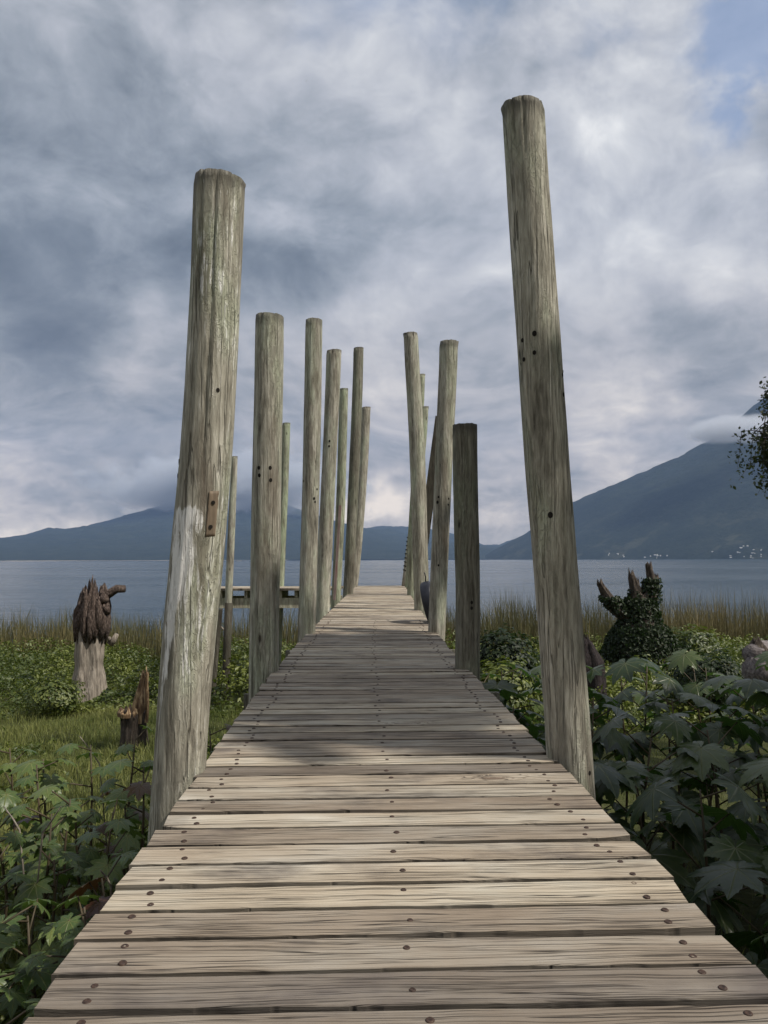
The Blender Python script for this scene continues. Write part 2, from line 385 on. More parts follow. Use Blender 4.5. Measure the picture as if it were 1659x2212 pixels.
M = {}
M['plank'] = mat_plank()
M['post'] = mat_post('weathered_post')
M['post_paint'] = mat_post('weathered_post_smeared_white', paint=True)
M['post_dark'] = mat_post('dark_weathered_post', tint=(.52, .52, .50))
M['post_green'] = mat_post('greenish_post', tint=(.86, .94, .84))
M['beam'] = mat_post('pale_beam', tint=(1.15, 1.12, 1.05))
M['post_black'] = mat_post('black_post', tint=(.22, .21, .2))
M['brown_wood'] = mat_simple('brown_wood', [(0.3, (.10, .076, .053)), (0.7, (.225, .172, .120))], 6, 0.7, 0.003, (6, 6, .8))
M['red_board'] = mat_simple('faded_red_board', [(0.3, (.12, .085, .075)), (0.52, (.22, .17, .155)), (0.7, (.16, .05, .045))], 3, 0.8, 0.003, (8, 8, .8))
M['screw'] = mat_simple('rusty_screw', [(0.3, (.018, .012, .010)), (0.7, (.075, .045, .032))], 120, 0.6, 0.0005)
M['hole'] = mat_simple('hole_black', [(0.3, (.006, .005, .004)), (0.7, (.014, .011, .008))], 20, 0.95)
M['rubber'] = mat_simple('black_rubber', [(0.3, (.008, .009, .014)), (0.7, (.022, .024, .034))], 6, 0.42, 0.002)
M['black'] = mat_simple('black_rope', [(0.3, (.010, .010, .009)), (0.7, (.028, .027, .024))], 20, 0.8)
M['old_wood'] = mat_simple('bleached_deadwood', [(0.28, (.085, .072, .060)), (0.5, (.23, .20, .165)), (0.72, (.40, .355, .30))], 3.0, 0.85, 0.03, (7, 7, .9))
M['rot_wood'] = mat_simple('dark_rotten_wood', [(0.3, (.016, .013, .010)), (0.52, (.052, .041, .033)), (0.75, (.15, .122, .098))], 4.0, 0.9, 0.03, (5, 5, 1.5))
M['fresh_wood'] = mat_simple('split_wood', [(0.34, (.05, .030, .016)), (0.5, (.16, .10, .055)), (0.68, (.44, .33, .19))], 5.0, 0.8, 0.01, (6, 6, 1))
M['red_rot'] = mat_simple('reddish_rotten_wood', [(0.3, (.020, .014, .012)), (0.5, (.070, .049, .040)), (0.68, (.27, .215, .18))], 9.0, 0.9, 0.05, (6, 6, 1.3), 8.0)
M['dark_rot'] = mat_simple('black_rotten_wood', [(0.3, (.010, .008, .008)), (0.7, (.045, .035, .036))], 8.0, 0.9, 0.04, (6, 6, 1.3), 8.0)
M['grey_log'] = mat_simple('grey_log', [(0.3, (.05, .045, .045)), (0.5, (.16, .14, .14)), (0.72, (.27, .245, .24))], 4.0, 0.9, 0.02, (1.0, 6, 6))
M['bark'] = mat_simple('bark', [(0.3, (.03, .024, .018)), (0.7, (.11, .09, .07))], 6, 0.9, 0.02, (4, 4, 1))
M['stem'] = mat_simple('castor_stem', [(0.3, (.045, .038, .022)), (0.7, (.10, .075, .045))], 5, 0.6)
M['castor'] = mat_leaf('castor_leaf', (.018, .036, .012), (.070, .098, .030), (.06, .14, .02, 1), 0.36)  # dark leaf copy for the right thicket, shade put into its colour
M['castor_lit'] = mat_leaf('castor_leaf_small_lit', (.050, .086, .020), (.135, .175, .042), (.13, .22, .035, 1))  # lighter leaf copy for the left plants, sunlight put into its colour
M['castor_red'] = mat_leaf('castor_leaf_young', (.060, .026, .020), (.085, .060, .020), (.14, .06, .02, 1))
M['leaf'] = mat_leaf('small_leaves', (.036, .058, .011), (.155, .178, .032), (.16, .22, .03, 1), 0.5, False)
M['ivy'] = mat_leaf('ivy_leaves', (.012, .022, .010), (.030, .048, .016), (.04, .08, .02, 1), 0.55, False, 0.3)
M['crown'] = mat_leaf('tree_leaves', (.016, .026, .012), (.040, .055, .022), (.07, .11, .02, 1), 0.5, False, 0.3)
M['grass'] = mat_leaf('grass_blades', (.050, .085, .018), (.205, .215, .068), (.14, .18, .04, 1), 0.6, False, 0.3)
M['reed'] = mat_leaf('reed_stalks', (.062, .068, .026), (.26, .21, .095), (.12, .10, .05, 1), 0.6, False, 0.3)
M['white_wall'] = mat_simple('white_wall', [(0.3, (.36, .355, .34)), (0.7, (.56, .56, .54))], 1, 0.8, coords='Object')
M['roof'] = mat_simple('tin_roof', [(0.3, (.30, .29, .28)), (0.7, (.55, .54, .53))], 1, 0.6)

# ---------------------------------------------------------------- ground, lake, mountains
def mat_ground():
    m, t = new_mat('ground_soil_and_turf')
    o = t.n('TexCoord').outputs['Object']
    n = t.noise(o, 0.7, 6.0, 0.6); n2 = t.noise(o, 9.0, 6.0, 0.7)
    col = t.ramp(t.m('ADD', t.m('MULTIPLY', n, 0.5), t.m('MULTIPLY', n2, 0.5)), [(0.35, (.030, .028, .014)), (0.5, (.050, .058, .020)), (0.66, (.095, .095, .042))])
    finish(t, col, 0.95, n2, 0.04, 0.1)
    return m
def sheet(name, xs, ys, zf, mat):
    X, Y = np.meshgrid(xs, ys); Z = zf(X, Y); nx, ny = len(xs), len(ys)
    v = np.stack([X.ravel(), Y.ravel(), Z.ravel()], 1)
    i = np.arange(nx - 1)[None, :] + (np.arange(ny - 1) * nx)[:, None]; i = i.ravel()
    f = np.stack([i, i + 1, i + nx + 1, i + nx], 1)
    return put(name, np_mesh(name, v, f, 4, True), mat)
xs = np.concatenate([[-8500, -3000, -800, -200, -90], np.linspace(-45, -12, 34), np.linspace(-11.5, 11.5, 93), np.linspace(12, 45, 34), [90, 200, 800, 3000, 8500]])
ys = np.concatenate([[-480, -200, -80, -30], np.linspace(-12, 44, 170), [60, 90, 150]])
tag(sheet('ground', xs, ys, ground_z, mat_ground()), kind='structure')

def mat_water():
    m, t = new_mat('lake_water')
    o = t.n('TexCoord').outputs['Object']
    x, y, z = t.sep(o)
    p = t.comb(t.m('MULTIPLY', x, 0.55), y, 0.0)
    a = t.noise(p, 1.05, 5.0, 0.6, 0.6); b = t.noise(p, 0.16, 3.0, 0.5); c = t.noise(t.comb(t.m('MULTIPLY', x, 0.004), t.m('MULTIPLY', y, 0.02), 0.0), 1.0, 4.0, 0.6)
    h = t.m('ADD', t.m('MULTIPLY', a, 0.34), t.m('MULTIPLY', b, 0.9))
    b_ = t.n('BsdfPrincipled', {'Base Color': (.022, .042, .060, 1), 'IOR': 1.33, 'Specular IOR Level': 0.5})
    t.set(b_, 'Roughness', t.mr(c, 0.35, 0.65, 0.08, 0.24))
    bp = t.n('Bump', {'Height': h, 'Strength': 1.0, 'Distance': 0.62}); t.set(b_, 'Normal', bp)
    t.n('OutputMaterial', {0: b_})
    return m
wx = np.array([-8600, -2000, -400, -100, 0, 100, 400, 2000, 8600.]); wy = np.array([26., 60, 200, 800, 3000, 12500])
tag(sheet('lake', wx, wy, lambda X, Y: X * 0 + WATER_Z, mat_water()), kind='structure')

def mat_mountain(name, fields):
    m, t = new_mat(name)
    o = t.n('TexCoord').outputs['Object']; x, y, z = t.sep(o)
    n = t.noise(o, 0.006, 7.0, 0.65); n2 = t.noise(o, 0.03, 5.0, 0.7)
    col = t.ramp(t.m('ADD', t.m('MULTIPLY', n, .5), t.m('MULTIPLY', n2, .5)), [(0.36, (.009, .014, .010)), (0.52, (.018, .025, .016)), (0.66, (.034, .040, .026))])
    if fields:
        fv = t.n('TexVoronoi', {'Vector': o, 'Scale': 0.012}, feature='F1')
        pick = t.m('GREATER_THAN', t.sep(fv.outputs['Color'])[0], 0.68)
        low = t.m('MULTIPLY', t.mr(z, 420.0, 30.0), t.mr(n, 0.47, 0.62))
        col = t.mix(t.m('MULTIPLY', t.m('MULTIPLY', pick, low), 0.35), col, (.09, .09, .06))
    finish(t, col, 0.95, n2, 14.0, 0.05)
    return m
def cone(name, cx, cy, prof, nr, na, mat, seed, a0=0, a1=2 * math.pi):
    pr = sorted(prof); rr = np.array([p[0] for p in pr]); hh = np.array([p[1] for p in pr])
    r = np.linspace(0, rr[-1], nr); th = np.linspace(a0, a1, na)
    Rg, T = np.meshgrid(r, th); base = np.interp(Rg, rr, hh)
    gx = np.cos(T) * Rg; gy = np.sin(T) * Rg
    gul = fbm(T * 9 + fbm(gx / 900, gy / 900, 2, seed) * 2, Rg / 2600, 4, seed)
    taper = np.clip((rr[-1] - Rg) / (0.25 * rr[-1]), 0, 1)
    Z = base + (gul * 0.14 * base + fbm(gx / 260, gy / 260, 4, seed + 5) * 55 + fbm(gx / 40, gy / 40, 2, seed + 8) * 16) * taper
    v = np.stack([gx.ravel(), gy.ravel(), Z.ravel()], 1)
    i = (np.arange(nr - 1)[None, :] + (np.arange(na - 1) * nr)[:, None]).ravel()
    f = np.stack([i, i + nr, i + nr + 1, i + 1], 1)
    return put(name, np_mesh(name, v, f, 4, True), mat, None, (cx, cy, WATER_Z))
k = 6500 / FPX
cx = (1900 - 829.5) * k
profR = [((1900 - x) * k, max(1207 - y, 0) * k) for x, y in [(1035, 1208), (1060, 1192), (1145, 1150), (1240, 1086), (1320, 1050), (1400, 1017), (1480, 984), (1560, 944), (1659, 868), (1760, 800), (1900, 780)]]
tag(cone('mountain', cx, 6500, profR, 130, 420, mat_mountain('volcano_forest', True), 4), kind='structure')
k2 = 9500 / FPX
cx2 = (490 - 829.5) * k2
profL = [((490 - x) * k2, max(1209 - y, 0) * k2) for x, y in [(-260, 1208), (-150, 1194), (0, 1174), (90, 1160), (125, 1149), (160, 1150), (195, 1143), (245, 1129), (312, 1110), (400, 1075), (490, 1045)]]
tag(cone('mountain', cx2, 9500, profL, 120, 420, mat_mountain('far_volcano_forest', False), 21), kind='structure')
# the low ridge that joins the two volcanoes on the far shore
def ridge():
    X, Y = np.meshgrid(np.linspace(-1200, 3600, 160), np.linspace(9300, 11300, 30))
    u = (Y - 9300) / 2000; env = np.sin(np.clip(u, 0, 1) * np.pi)
    top = 330 + 130 * np.exp(-((X - 150) / 700) ** 2) - 130 * np.exp(-((X - 1500) / 500) ** 2) + 90 * np.exp(-((X - 2600) / 600) ** 2)
    Z = env * (top + fbm(X / 420, Y / 420, 5, 33) * 190) - 6
    edge = np.clip((X + 1200) / 500, 0, 1) * np.clip((3600 - X) / 500, 0, 1)
    Z = Z * edge - 3
    nx, ny = 160, 30
    v = np.stack([X.ravel(), Y.ravel(), Z.ravel()], 1)
    i = (np.arange(nx - 1)[None, :] + (np.arange(ny - 1) * nx)[:, None]).ravel()
    return put('hills', np_mesh('hills', v, np.stack([i, i + 1, i + nx + 1, i + nx], 1), 4, True), mat_mountain('ridge_forest', False))
tag(ridge(), kind='structure')

# ---------------------------------------------------------------- the boardwalk
EL = np.array([(1.0, -.685), (1.52, -.702), (2.07, -.718), (3.23, -.76), (4.85, -.815), (7.83, -.84), (11.32, -.80), (18.96, -.70), (20.0, -.69)])
ER = np.array([(1.0, .815), (1.67, .80), (2.08, .79), (2.86, .755), (5.24, .65), (7.4, .58), (12.17, .53), (18.87, .51), (20.0, .51)])
def smoothed(E, Y):
    return sum(np.interp(Y + o, E[:, 0], E[:, 1]) for o in (-.8, -.4, 0, .4, .8)) / 5
def plank_mesh(L, w, th, seed):
    rs = random.Random(seed); n = 26; vs = []; fs = []
    c = 0.0022; prof = [(-w/2 + c, th/2), (w/2 - c, th/2), (w/2, th/2 - c), (w/2, -th/2), (-w/2, -th/2), (-w/2, th/2 - c)]
    # front and back edge wander a little, the face cups and twists
    p1, p2, p3, p4 = [rs.uniform(0, 6.28) for _ in range(4)]
    cup = rs.uniform(-.003, .002); tw = rs.uniform(-.003, .003); bow = rs.uniform(-.004, .004)
    e0 = rs.uniform(-.006, .006); e1 = rs.uniform(-.006, .006)
    chip = rs.choice([0, 0, 0, 1, -1]); cd = rs.uniform(.010, .022)
    for i in range(n + 1):
        u = i / n
        uu = u if 0 < i < n else u
        x = (uu - 0.5) * L
        for j, (py, pz) in enumerate(prof):
            y = py; z = pz
            s = 1 if py > 0 else -1
            y += 0.0016 * math.sin(x * 7 + p1 + s) + 0.0011 * math.sin(x * 19 + p2 * s) + 0.001 * mnoise.noise((x * 30, s * 5 + seed, 0))
            y += bow * (4 * (u - .5) ** 2 - .3)
            if pz > 0: z += cup * (1 - (py / (w / 2)) ** 2) + tw * (u - .5) * py / w * 4 + 0.0008 * mnoise.noise((x * 16, py * 60, seed))
            xx = x
            if i in (0, n):
                xx += (e0 if i == 0 else e1) * py / w * 2 + 0.003 * mnoise.noise((j * 3.1, i, seed))
                if pz > th/2 - .001: xx += .003 if i == 0 else -.003
            if chip and ((i < 2 and chip < 0) or (i > n - 2 and chip > 0)) and py < 0: y += cd * (1 if i in (0, n) else .3)
            vs.append((xx, y, z))
    m = len(prof)
    for i in range(n):
        for j in range(m):
            q = (j + 1) % m
            fs.append((i * m + j, i * m + q, (i + 1) * m + q, (i + 1) * m + j))
    fs.append(tuple(range(m - 1, -1, -1))); fs.append(tuple(n * m + j for j in range(m)))
    return vs, fs
def screw_mesh():
    b = MB(); R = .0085; n = 12
    vs = [(0, 0, .0012)]
    for r, z in ((.0035, .0016), (.0068, .0030), (R, .0014), (R, -.006)):
        for i in range(n):
            a = 2 * math.pi * i / n; vs.append((r * math.cos(a), r * math.sin(a), z))
    fs = [(0, 1 + i, 1 + (i + 1) % n) for i in range(n)]
    for q in range(3):
        for i in range(n): fs.append((1 + q*n + i, 1 + (q+1)*n + i, 1 + (q+1)*n + (i+1) % n, 1 + q*n + (i+1) % n))
    b.add(vs, fs); return b.mesh('screw_head')
screw_me = screw_mesh(); screw_me.materials.append(M['screw'])

bw = tag(empty('boardwalk', (0, 1.2, 0)), 'long grey weathered plank boardwalk on posts running out towards the lake', 'boardwalk')
inv = Matrix.Translation((0, -1.2, 0))
pitch = 0.1428; Y = 1.566 - pitch * 2 + pitch / 2; idx = 0
rest = MB(); rest_screws = MB(); nscrew = 0
def deck_frame(Y):
    l = float(smoothed(EL, Y)); r = float(smoothed(ER, Y)); c = (l + r) / 2
    c2 = float(smoothed(EL, Y + .5) + smoothed(ER, Y + .5)) / 2
    return l, r, c, math.atan2(-(c2 - c), .5)      # heading: positive turns left
while Y < 19.2:
    l, r, c, hd = deck_frame(Y)
    rs = random.Random(idx * 31 + 5)
    L = (r - l) + rs.uniform(-.012, .014); gap = rs.choice([.017, .020, .023, .026]); th = .038
    w = pitch - gap
    vs, fs = plank_mesh(L, w, th, idx)
    loc = Vector((c + rs.uniform(-.007, .007), Y + rs.uniform(-.0015, .0015), deck_z(Y) - th / 2 + rs.uniform(-.0025, .0025)))
    rot = Euler((rs.uniform(-.012, .012) + .0135, rs.uniform(-.0018, .0018), hd * 0.75 + rs.uniform(-.004, .004)))
    sx = [(-L/2 + rs.uniform(.10, .15), 1), (0.02 + rs.uniform(-.02, .02), .5), (L/2 - rs.uniform(.10, .15), 1)]
    spots = []
    for px, nn in sx:
        if nn == 1: spots += [(px + rs.uniform(-.012, .012), -w * .27 + rs.uniform(-.01, .01)), (px + rs.uniform(-.02, .02), w * .27 + rs.uniform(-.01, .01))]
        else: spots.append((px, rs.uniform(-.03, .03)))
    if idx < 100:
        b = MB(); b.add(vs, fs); me = b.mesh('plank'); 
        fl = [True] * len(me.polygons); fl[-1] = fl[-2] = False
        me.polygons.foreach_set('use_smooth', fl); me.set_sharp_from_angle(angle=rad(30))
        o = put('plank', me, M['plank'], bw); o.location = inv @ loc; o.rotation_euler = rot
        if nscrew + len(spots) <= 100:
            for px, py in spots:
                s = put('screw_head', screw_me, None, o, (px, py, th/2 - .0003)); s.rotation_euler = (0, 0, rs.uniform(0, 6)); s.scale = [rs.uniform(.85, 1.15)] * 3; nscrew += 1
        elif idx < 60:
            for px, py in spots:
                Mx = Matrix.LocRotScale(loc - Vector((0, 1.2, 0)), rot, None)
                rest_screws.add([Mx @ (Vector(q.co) + Vector((px, py, th/2 - .0003))) for q in screw_me.vertices], [tuple(p.vertices) for p in screw_me.polygons])
    else:
        Mx = Matrix.LocRotScale(loc - Vector((0, 1.2, 0)), rot, None)
        rest.add([Mx @ Vector(q) for q in vs], fs)
    idx += 1; Y += pitch
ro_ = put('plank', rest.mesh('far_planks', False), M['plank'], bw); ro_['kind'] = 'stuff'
rso = put('screw_head', rest_screws.mesh('far_screws'), M['screw'], bw); rso['kind'] = 'stuff'
# stringers and cross beams under the planks
for side in (-1, 0, 1):
    b = MB(); pts = []
    for Yc in np.linspace(1.15, 19.15, 37):
        l, r, c, hd = deck_frame(Yc)
        xx = l + .12 if side < 0 else (r - .12 if side > 0 else c + .02)
        pts.append((xx, Yc - 1.2, deck_z(Yc) - .043))
    vs = []; fs = []
    for p in pts:
        vs += [(p[0] - .025, p[1], p[2]), (p[0] + .025, p[1], p[2]), (p[0] + .025, p[1], p[2] - .15), (p[0] - .025, p[1], p[2] - .15)]
    for i in range(len(pts) - 1):
        for j in range(4): fs.append((i*4 + j, i*4 + (j+1) % 4, i*4 + 4 + (j+1) % 4, i*4 + 4 + j))
    fs += [(3, 2, 1, 0), tuple(len(vs) - 4 + q for q in range(4))]
    b.add(vs, fs); put('stringer', b.mesh('stringer', False), M['post_dark'], bw)
for Yc in (3.30, 5.85, 8.38, 11.45, 13.6, 15.6, 18.5):
    l, r, c, hd = deck_frame(Yc)
    b = MB(); b.box((0, 0, 0), (r - l + .50 if Yc > 4 else r - l + .16, .06, .16))
    o = put('cross_beam', b.mesh('cross_beam', False), M['post_dark'], bw, (c, Yc - 1.2 + (.13 if Yc > 4 else -.42), deck_z(Yc) - .28)); o.rotation_euler = (0, 0, hd)

# ---------------------------------------------------------------- wooden posts
def post(pts, Y, label, mat='post', extend=True, seed=0, seg=56, rings=90, holes=(), paint=None, crack=None, name='post', group='wooden posts along the boardwalk', tilt=0.02, cat='post'):
    """pts: (x, y, width) along the post in view units, top first; the post stands at distance Y"""
    P = []
    for x, y, w in pts:
        q = at(x, y, Y); dist = (q - CAM).length
        P.append((q.z, q.x, w / 2 * Y / FPX))
    P.sort()
    z = np.array([p[0] for p in P]); x = np.array([p[1] for p in P]); r = np.array([p[2] for p in P])
    if extend:
        zb = float(ground_z(x[0], Y)) - .3
        sl = (x[1] - x[0]) / (z[1] - z[0])
        if zb < z[0] - .02:
            x = np.concatenate([[x[0] + sl * (zb - z[0])], x]); r = np.concatenate([[r[0] * 1.03], r]); z = np.concatenate([[zb], z])
    base = Vector((x[0], Y, z[0]))
    zz = np.linspace(z[0], z[-1], rings)
    win = (z[-1] - z[0]) * .04
    def sm(a): return sum(np.interp(zz + o, z, a) for o in (-2*win, -win, 0, win, 2*win)) / 5
    xx = sm(x); rr = sm(r); xx[-1] = x[-1]; rr[-1] = r[-1]
    b = MB(); topv = []; pav = []
    H = z[-1] - z[0]
    for i in range(rings):
        u = i / (rings - 1)
        for j in range(seg):
            th = 2 * math.pi * j / seg; cx_, sx_ = math.cos(th), math.sin(th)
            R = rr[i] * (1 + .020 * mnoise.noise((cx_ * 1.3 + seed * 7, sx_ * 1.3, zz[i] * 1.4)) + .016 * mnoise.noise((cx_ * 3 + seed * 3, sx_ * 3, zz[i] * 3.5)) + .006 * mnoise.noise((cx_ * 11, sx_ * 11 + seed, zz[i] * 3)))
            if crack:
                for th0, z0, z1, dep in crack:
                    zr = (z[-1] - zz[i])
                    if z0 <= zr <= z1:
                        dth = abs((th - th0 - .05 * mnoise.noise((zz[i] * 2, seed, 0)) + math.pi) % (2 * math.pi) - math.pi)
                        if dth < .06: R -= dep * (1 - dth / .06) * min(1, (z1 - zr) / .15)
            zt = zz[i] - base.z
            if i == rings - 1:
                zt += tilt * cx_ * rr[i] * 2 + .006 * mnoise.noise((cx_ * 3, sx_ * 3, seed)); R *= .985
            b.v.append((xx[i] - base.x + cx_ * R, sx_ * R, zt))
            topv.append(max(0, 1 - (z[-1] - zz[i]) / (.20 if seg > 40 else .12)))
            pav.append(paint(zz[i], th) if paint else 0)
    for i in range(rings - 1):
        for j in range(seg):
            q = (j + 1) % seg
            b.f.append((i*seg + j, i*seg + q, (i+1)*seg + q, (i+1)*seg + j))
    b.f.append(tuple((rings-1)*seg + j for j in range(seg)))
    me = b.mesh(name)
    fl = [True] * len(me.polygons); fl[-1] = False; me.polygons.foreach_set('use_smooth', fl)
    fattr(me, 'top', topv)
    if paint: fattr(me, 'paint', pav)
    o = put(name, me, M[mat], None, base)
    tag(o, label, cat, group)
    # bolt holes left by the old railing
    for hx, hy, hr in holes:
        q = at(hx, hy, Y); xi = np.interp(q.z, zz, xx); ri = np.interp(q.z, zz, rr)
        sx_ = max(-.95, min(.95, (q.x - xi) / ri)); a = math.asin(sx_); nrm = Vector((math.sin(a), -math.cos(a), 0))
        hb = MB(); R = hr * Y / FPX; n = 12
        ring = [(R * math.cos(2*math.pi*i/n) * (1 + .15*mnoise.noise((i, hx, 0))), R * 1.25 * math.sin(2*math.pi*i/n) * (1 + .2*mnoise.noise((i, hy, 3))), 0) for i in range(n)]
        hb.add(ring + [(p[0]*.8, p[1]*.8, -.02) for p in ring], [tuple(range(n))] + [(i, n+i, n+(i+1) % n, (i+1) % n) for i in range(n)] )
        ho = put('bolt_hole', hb.mesh('bolt_hole', False), M['hole'], o)
        ho.rotation_euler = nrm.to_track_quat('Z', 'Y').to_euler()
        ho.location = Vector((xi, Y, q.z)) - base + nrm * (ri * 1.012)
    return o
def paint1(z, th):
    # smear of old white paint on the side towards the boardwalk's start
    q0, q1 = 1.10, .16
    if z > q0 + .03 or z < q1 - .04: return 0
    a = math.degrees((th + math.pi/2 + math.pi) % (2*math.pi) - math.pi)   # 0 faces the camera, positive to the right
    u = max(0, (q0 - z) / (q0 - q1))
    lo, hi = -66 + 8 * u, 24 - 62 * u ** 1.15
    v = min((a - lo) / 20, (hi - a) / 26, (q0 + .03 - z) / .03, (z - q1 + .04) / .10)
    return max(0, min(1, v)) * .95
L1 = post([(476.5, 391, 112), (462, 689, 108), (456.5, 830, 108), (440, 1076, 114), (423.5, 1213, 113), (397, 1504, 110), (388.5, 1630, 109), (378, 1810, 110)], 3.2,
     'thick leaning post nearest on the left with a white paint smear and brown strip', 'post_paint', seed=1, seg=88, rings=170, paint=paint1, tilt=-.06,
     crack=[(rad(-84), 0, 1.25, .018), (rad(-50), 0, .5, .010), (rad(-120), 0, .22, .012), (rad(-100), 1.5, 2.1, .006)], holes=[(481, 853, 4), (392, 1000, 5), (389, 1030, 4)])
post([(1127, 232, 93), (1146.5, 485, 92), (1165, 758, 97), (1183.6, 1032, 94.5), (1196, 1185, 95), (1210.5, 1341, 91.5), (1224.6, 1536, 94), (1236, 1728, 97)], 3.4,
     'tallest post, nearest on the right side of the boardwalk, leaning left', 'post', seed=2, seg=88, rings=170, tilt=.0,
     crack=[(rad(-38), 0, .9, .020), (rad(-100), 0, .3, .010), (rad(-66), .95, 1.6, .010), (rad(-130), 0, .25, .01)],
     holes=[(1124, 742, 4), (1146, 733, 5), (1127, 783, 4), (1146, 773, 4), (1210, 815, 3.5), (1211, 858, 4), (1213, 806, 2.5), (1179, 1115, 5.5), (1264, 1660, 4)])
post([(582.8, 684, 62), (580, 865, 63), (575, 1076, 63), (571.5, 1328, 63), (569.8, 1436, 64), (569, 1515, 64)], 5.79,
     'second post on the left side, upright and thick with four bolt holes', 'post', seed=3, seg=64, rings=120, tilt=-.02,
     crack=[(rad(-60), 0, .3, .012), (rad(-110), 0, .16, .01)], holes=[(564, 1014, 3.5), (588, 1014, 3.5), (565, 1030, 3.5), (589, 1040, 3.5)])
post([(678.5, 692, 37), (675, 898, 38), (671, 1090, 37), (664.5, 1282, 37), (662, 1385, 37)], 8.38,
     'third post on the left side, straight, pale near its top', 'post', seed=4, seg=48, holes=[(686, 1058, 2), (680, 1078, 2.5), (682, 1085, 2), (657, 1040, 2)], tilt=.0)
post([(722, 758, 33), (713, 962, 31), (703.6, 1154, 31), (698, 1282, 31), (696, 1330, 32)], 11.4,
     'fourth post on the left side, greyish, with a thinner post just behind its right edge', 'post', seed=5, seg=40, holes=[(713, 955, 2), (712, 966, 2)])
L5 = post([(743, 840, 19), (736, 1090, 20), (726, 1285, 20)], 13.6,
     'thin left post with a reddish board fixed down its lower front', 'post_green', seed=6, seg=32)
post([(775, 752, 22), (770.5, 898, 23), (763, 1058, 23), (756, 1218, 22), (752, 1277, 22)], 15.5,
     'thin tall dark post, left side, second from the far end', 'post_dark', seed=7, seg=32)
post([(791.5, 880, 19), (785.7, 994, 20.5), (779, 1090, 20), (769, 1218, 20), (763, 1265, 20)], 18.5,
     'thin post at the far left end of the boardwalk, leaning right, white patch low down', 'post', seed=8, seg=32)
post([(1004.5, 918.5, 54), (1005, 1058, 53), (1010, 1218, 54), (1012, 1346, 51), (1009, 1427, 54), (1009, 1475, 54)], 5.9,
     'short thick dark post on the right side with a flat top', 'post_dark', seed=9, seg=64, rings=110, holes=[(1016, 1300, 3.0), (1016, 1312, 3.0)], tilt=0)
post([(971, 739, 41), (963, 898, 39), (954.5, 1090, 37), (946.5, 1282, 37), (943, 1372, 37)], 8.4,
     'pale grey post on the right side beside the short dark one, leaning right', 'post', seed=10, seg=48, rings=100, holes=[(946, 1075, 2.2), (968, 1078, 2), (967, 1091, 2), (944, 1086, 3), (946, 1221, 2)], tilt=-.01)
R4 = post([(886, 721, 32), (891, 800, 31), (900, 930, 34), (903, 1026, 34), (909, 1218, 32), (911, 1310, 33)], 11.5,
     'crooked post bending left towards its top, right side of the boardwalk', 'post', seed=11, seg=40)
post([(911, 809, 16), (903, 960, 18), (893, 1100, 18), (886, 1240, 18), (884, 1265, 18)], 18.3,
     'very thin greenish post behind the crooked one, the taller of two', 'post_green', seed=12, seg=28)
post([(918, 879, 18), (911, 960, 19), (899, 1106, 20), (891, 1220, 20), (889, 1300, 20)], 15.2,
     'thin greenish post behind the crooked one, the shorter of two', 'post_green', seed=13, seg=28)
post([(619, 914, 17), (613, 1090, 17), (608, 1200, 17), (603, 1320, 17)], 19.1,
     'slim pale post rising behind the side platform, beside the second left post', 'post_green', seed=14, seg=28, group='posts of the side platform')
P9 = post([(507, 986, 13), (503, 1072, 15), (497, 1219, 16), (493, 1300, 15.5), (490.5, 1396, 15), (486, 1508, 14)], 17.75,
     'slim post through the side platform, seen right of the nearest left post', 'post', seed=15, seg=28, group='posts of the side platform')
post([(474, 1315, 15), (462, 1440, 16), (455, 1540, 16)], 17.3,
     'dark support post under the side platform, hugging the nearest left post', 'post_black', seed=16, seg=24, group='posts of the side platform')
# its foot below the platform gets a darker sleeve
b = MB(); zt = at(493, 1300, 17.75).z; ft = Vector((P9.location.x, 17.75, P9.location.z))
q0, q1, q2 = at(494.5, 1302, 17.75), at(490.5, 1396, 17.75), at(486, 1508, 17.75)
dn = q2 + (q2 - q1) * .4
b.tube([dn - ft, q2 - ft, q1 - ft, q0 - ft], [.084, .086, .091, .094], 20)
put('dark_foot', b.mesh('dark_foot'), M['post_black'], P9)
# brown strip with two holes on the nearest left post
def strip(parent, Y, quad, mat, name, proud, holes=()):
    o0 = parent.location
    b = MB(); vs = []
    n = 10
    for i in range(n + 1):
        for j in range(5):
            u = i / n; w = j / 4
            xa = quad[0][0] * (1-u) + quad[2][0] * u; xb = quad[1][0] * (1-u) + quad[3][0] * u
            ya = quad[0][1] * (1-u) + quad[2][1] * u
            q = at(xa + (xb - xa) * w, ya, Y)
            # follow the round of the post
            me = parent.data
            vs.append(q)
    return vs
def on_post(parent, q, Y, pts, proud):
    """move a point at distance Y straight onto the near surface of a post given by view points"""
    zs = []; 
    for x, y, w in pts:
        c = at(x, y, Y); zs.append((c.z, c.x, w / 2 * Y / FPX))
    zs.sort(); z = [a[0] for a in zs]
    cx_ = np.interp(q.z, z, [a[1] for a in zs]); r = np.interp(q.z, z, [a[2] for a in zs]) + proud
    s = max(-.97, min(.97, (q.x - cx_) / r))
    return Vector((q.x, Y - r * math.sqrt(1 - s * s), q.z))
PTS1 = [(477, 376, 112), (462, 689, 108), (456.5, 830, 108), (440, 1076, 114), (423.5, 1213, 113), (397, 1504, 110)]
